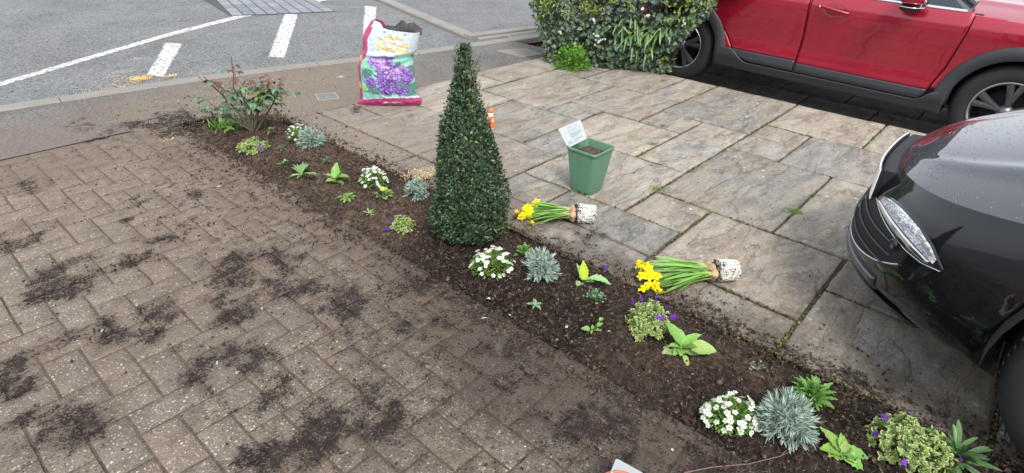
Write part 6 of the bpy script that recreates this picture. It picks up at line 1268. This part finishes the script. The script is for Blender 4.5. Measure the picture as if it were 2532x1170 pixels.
P, nf, s, z, d = hedge_pts(15000, r); pro = sstep(.25, .75, z) * (.45 + .55 * sstep(.55, .15, s)) + .12; k = (r.random(len(P)) < pro) & (fbm(s * 9, z * 9, 1, 2, 44) > .42); P = P[k] + nf * .035; n = len(P); D = nrm(nf * .7 + rdir(n, r) * .6 + UP * .5)
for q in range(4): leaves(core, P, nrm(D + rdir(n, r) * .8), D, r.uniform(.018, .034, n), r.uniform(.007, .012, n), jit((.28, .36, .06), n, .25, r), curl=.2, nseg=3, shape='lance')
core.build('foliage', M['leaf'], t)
tr = MB()
for k in range(16): a = r.random(); b0 = (A0 * (1 - a) + A1 * a) * .45 + (B0 * (1 - a) + B1 * a) * .55 - np.array([hx, hy]); e = b0 + r.normal(size=2) * .16; tr.tube([(*b0, -.02), (*(b0 * .6 + e * .4 + r.normal(size=2) * .03), .4), (*e, .98)], [.011, .008, .003], 6, (.09, .07, .05))
for k in range(60): P, nf, s, z, d = hedge_pts(1, r); p = P[0]; tr.tube([p - nf * .2, p, p + nf * .05 + UP * r.uniform(-.02, .07) + r.normal(size=3) * .02], [.003, .0025, .001], 4, (.14, .10, .06))
tr.build('branch', M['bark'], t, True)
# ivy over the hedge
ti = thing('ivy', 'dark blue green ivy with lobed leaves climbing over the hedge face', 'ivy', (hx, hy, 0))
IV2 = [(0, -.05, 0), (.28, -.22, .02), (.36, .05, .03), (.62, .16, .01), (.34, .36, .05), (.30, .62, .02), (0, 1.0, -.03), (-.30, .62, .02), (-.34, .36, .05), (-.62, .16, .01), (-.36, .05, .03), (-.28, -.22, .02), (0, .3, -.04)]
IF2 = [(i, (i + 1) % 12, 12) for i in range(12)]
P, nf, s, z, d = hedge_pts(6500, r); w = (.30 + .7 * sstep(.75, .25, z) + .5 * sstep(.3, .6, s)); k = (r.random(len(P)) < w) & (d < .5) & (fbm(s * 7 + 3, z * 7, 1, 2, 61) > .33); P = P[k] + nf * .03; n = len(P)
m = MB(); D = nrm(-UP * .7 + rdir(n, r) * .7 + nf * .25); m.stamp(IV2, IF2, P, D, nf * 1.2 + rdir(n, r) * .45 + UP * .3, r.uniform(.022, .046, n), jit((.075, .12, .075), n, .3, r), CT=np.array([[1, 1, 1]] * 12 + [[1.35, 1.3, 1.2]])); m.build('foliage', M['gloss'], ti)
m = MB()
for k in range(40): P, nf, s, z, d = hedge_pts(4, r); P = P[np.argsort(P[:, 2])] + nf * .03; P[:, :2] = P[0, :2] + (P[:, :2] - P[0, :2]) * .15; m.tube(P, .002, 4, (.10, .08, .05))
m.build('stem', M['bark'], ti, True)
# drooping strap leaves in front
def hp(px, py, z, push=0.): # point on the hedge face at a height
    d_ = AF * FPX + AR * (px - 1266) - AU * (py - 585); nf2 = nrm(np.array([-(A0[1] - A1[1]), -(A1[0] - A0[0]), 0])); o_ = np.array([0, 0, CAM_H]); pt = np.array([*((A0 + A1) / 2), 0]) + nf2 * (.13 + push); return o_ + d_ * ((pt - o_) @ nf2) / (d_ @ nf2)
ts = thing('strap_leaved_plant', 'plant with long drooping strap leaves growing out of the ivy in the hedge', 'plant', (*hp(1570, 160, 0)[:2], 0)); o0 = np.array(ts.location)
m = MB(); cs = [(1545, 52), (1565, 60), (1580, 75), (1600, 70), (1530, 70), (1555, 90), (1610, 95), (1640, 60), (1595, 110), (1665, 75)]
for k in range(44):
    a = cs[k % len(cs)]; p = hp(a[0] + r.normal() * 16, a[1] + r.normal() * 12, 0, -.02) - o0; az = r.normal() * .5; L = r.uniform(.08, .17)
    nf2 = nrm(np.array([-(A0[1] - A1[1]), -(A1[0] - A0[0]), 0])); sdv = np.array([-nf2[1], nf2[0], 0]); D = nrm(nf2 * .35 + sdv * az * .6 + UP * r.uniform(-1.1, -.1)); leaves(m, [p], [D], [nrm(UP + nf2 * .3)], L, r.uniform(.010, .015), jit((.20, .33, .12), 1, .2, r), curl=r.uniform(.1, .5), nseg=9, shape='strap', fold=.3)
m.build('foliage', M['leaf'], ts, True)
# bright green leafy weed at the left foot of the hedge
x, y = G(1415, 168); tw = thing('leafy_weed', 'bright green bushy weed at the left foot of the hedge', 'weed', (x, y, 0)); m = MB(); n = 420; d = sph(n, -.1, r); P = d * np.array([.13, .16, .20]) * (r.random((n, 1)) ** .5); P[:, 2] = np.abs(P[:, 2]) + .01; D = nrm(d + UP * .5 + rdir(n, r) * .6)
m.stamp(IV2, IF2, P, D, nrm(UP + d * .5 + rdir(n, r) * .4), r.uniform(.018, .034, n), jit((.13, .30, .035), n, .25, r)); leaves(m, P[:160] * np.array([1.1, 1.1, .5]), nrm(d[:160] + UP * .2), UP, .06, .006, jit((.16, .30, .05), 160, .2, r), curl=.5, shape='strap'); m.build('foliage', M['leaf'], tw)
m = MB(); [m.tube([q * .05, q * np.array([.5, .5, .6]), q], .0015, 4, (.12, .22, .05), cap=False) for q in P[::8]]; m.build('stem', M['leaf'], tw, True)
# little white flowers in the hedge
for k, (px, py, lab) in enumerate(((1588, 22, 'white flower sprig high in the hedge'), (1605, 40, 'small white flower near the top middle of the hedge'), (1478, 88, 'white flower pair in the left part of the hedge'), (1485, 98, 'white flower cluster below the pair in the hedge'), (1473, 105, 'lower left white flower cluster in the hedge'), (1385, 80, 'single white flower at the far left of the hedge'), (1694, 55, 'white flower at the right side of the hedge'), (1470, 48, 'lone white flower left of the hedge centre'))):
    p = hp(px, py, 0, .045); tf = thing('flower_sprig', lab, 'flower', tuple(p), group='white flowers dotted over the hedge'); nf2 = nrm(np.array([-(A0[1] - A1[1]), -(A1[0] - A0[0]), .4])); r4 = np.random.default_rng(k); flowers_on(tf, r4.normal(size=(4, 3)) * .012, nrm(nf2 + r4.normal(size=(4, 3)) * .3), WHITE4, None, 1.1, r4)
    m = MB(); m.tube([(0, 0, 0), -nf2 * .05 - UP * .02], .001, 4, (.15, .2, .06)); m.build('stem', M['leaf'], tf, True)
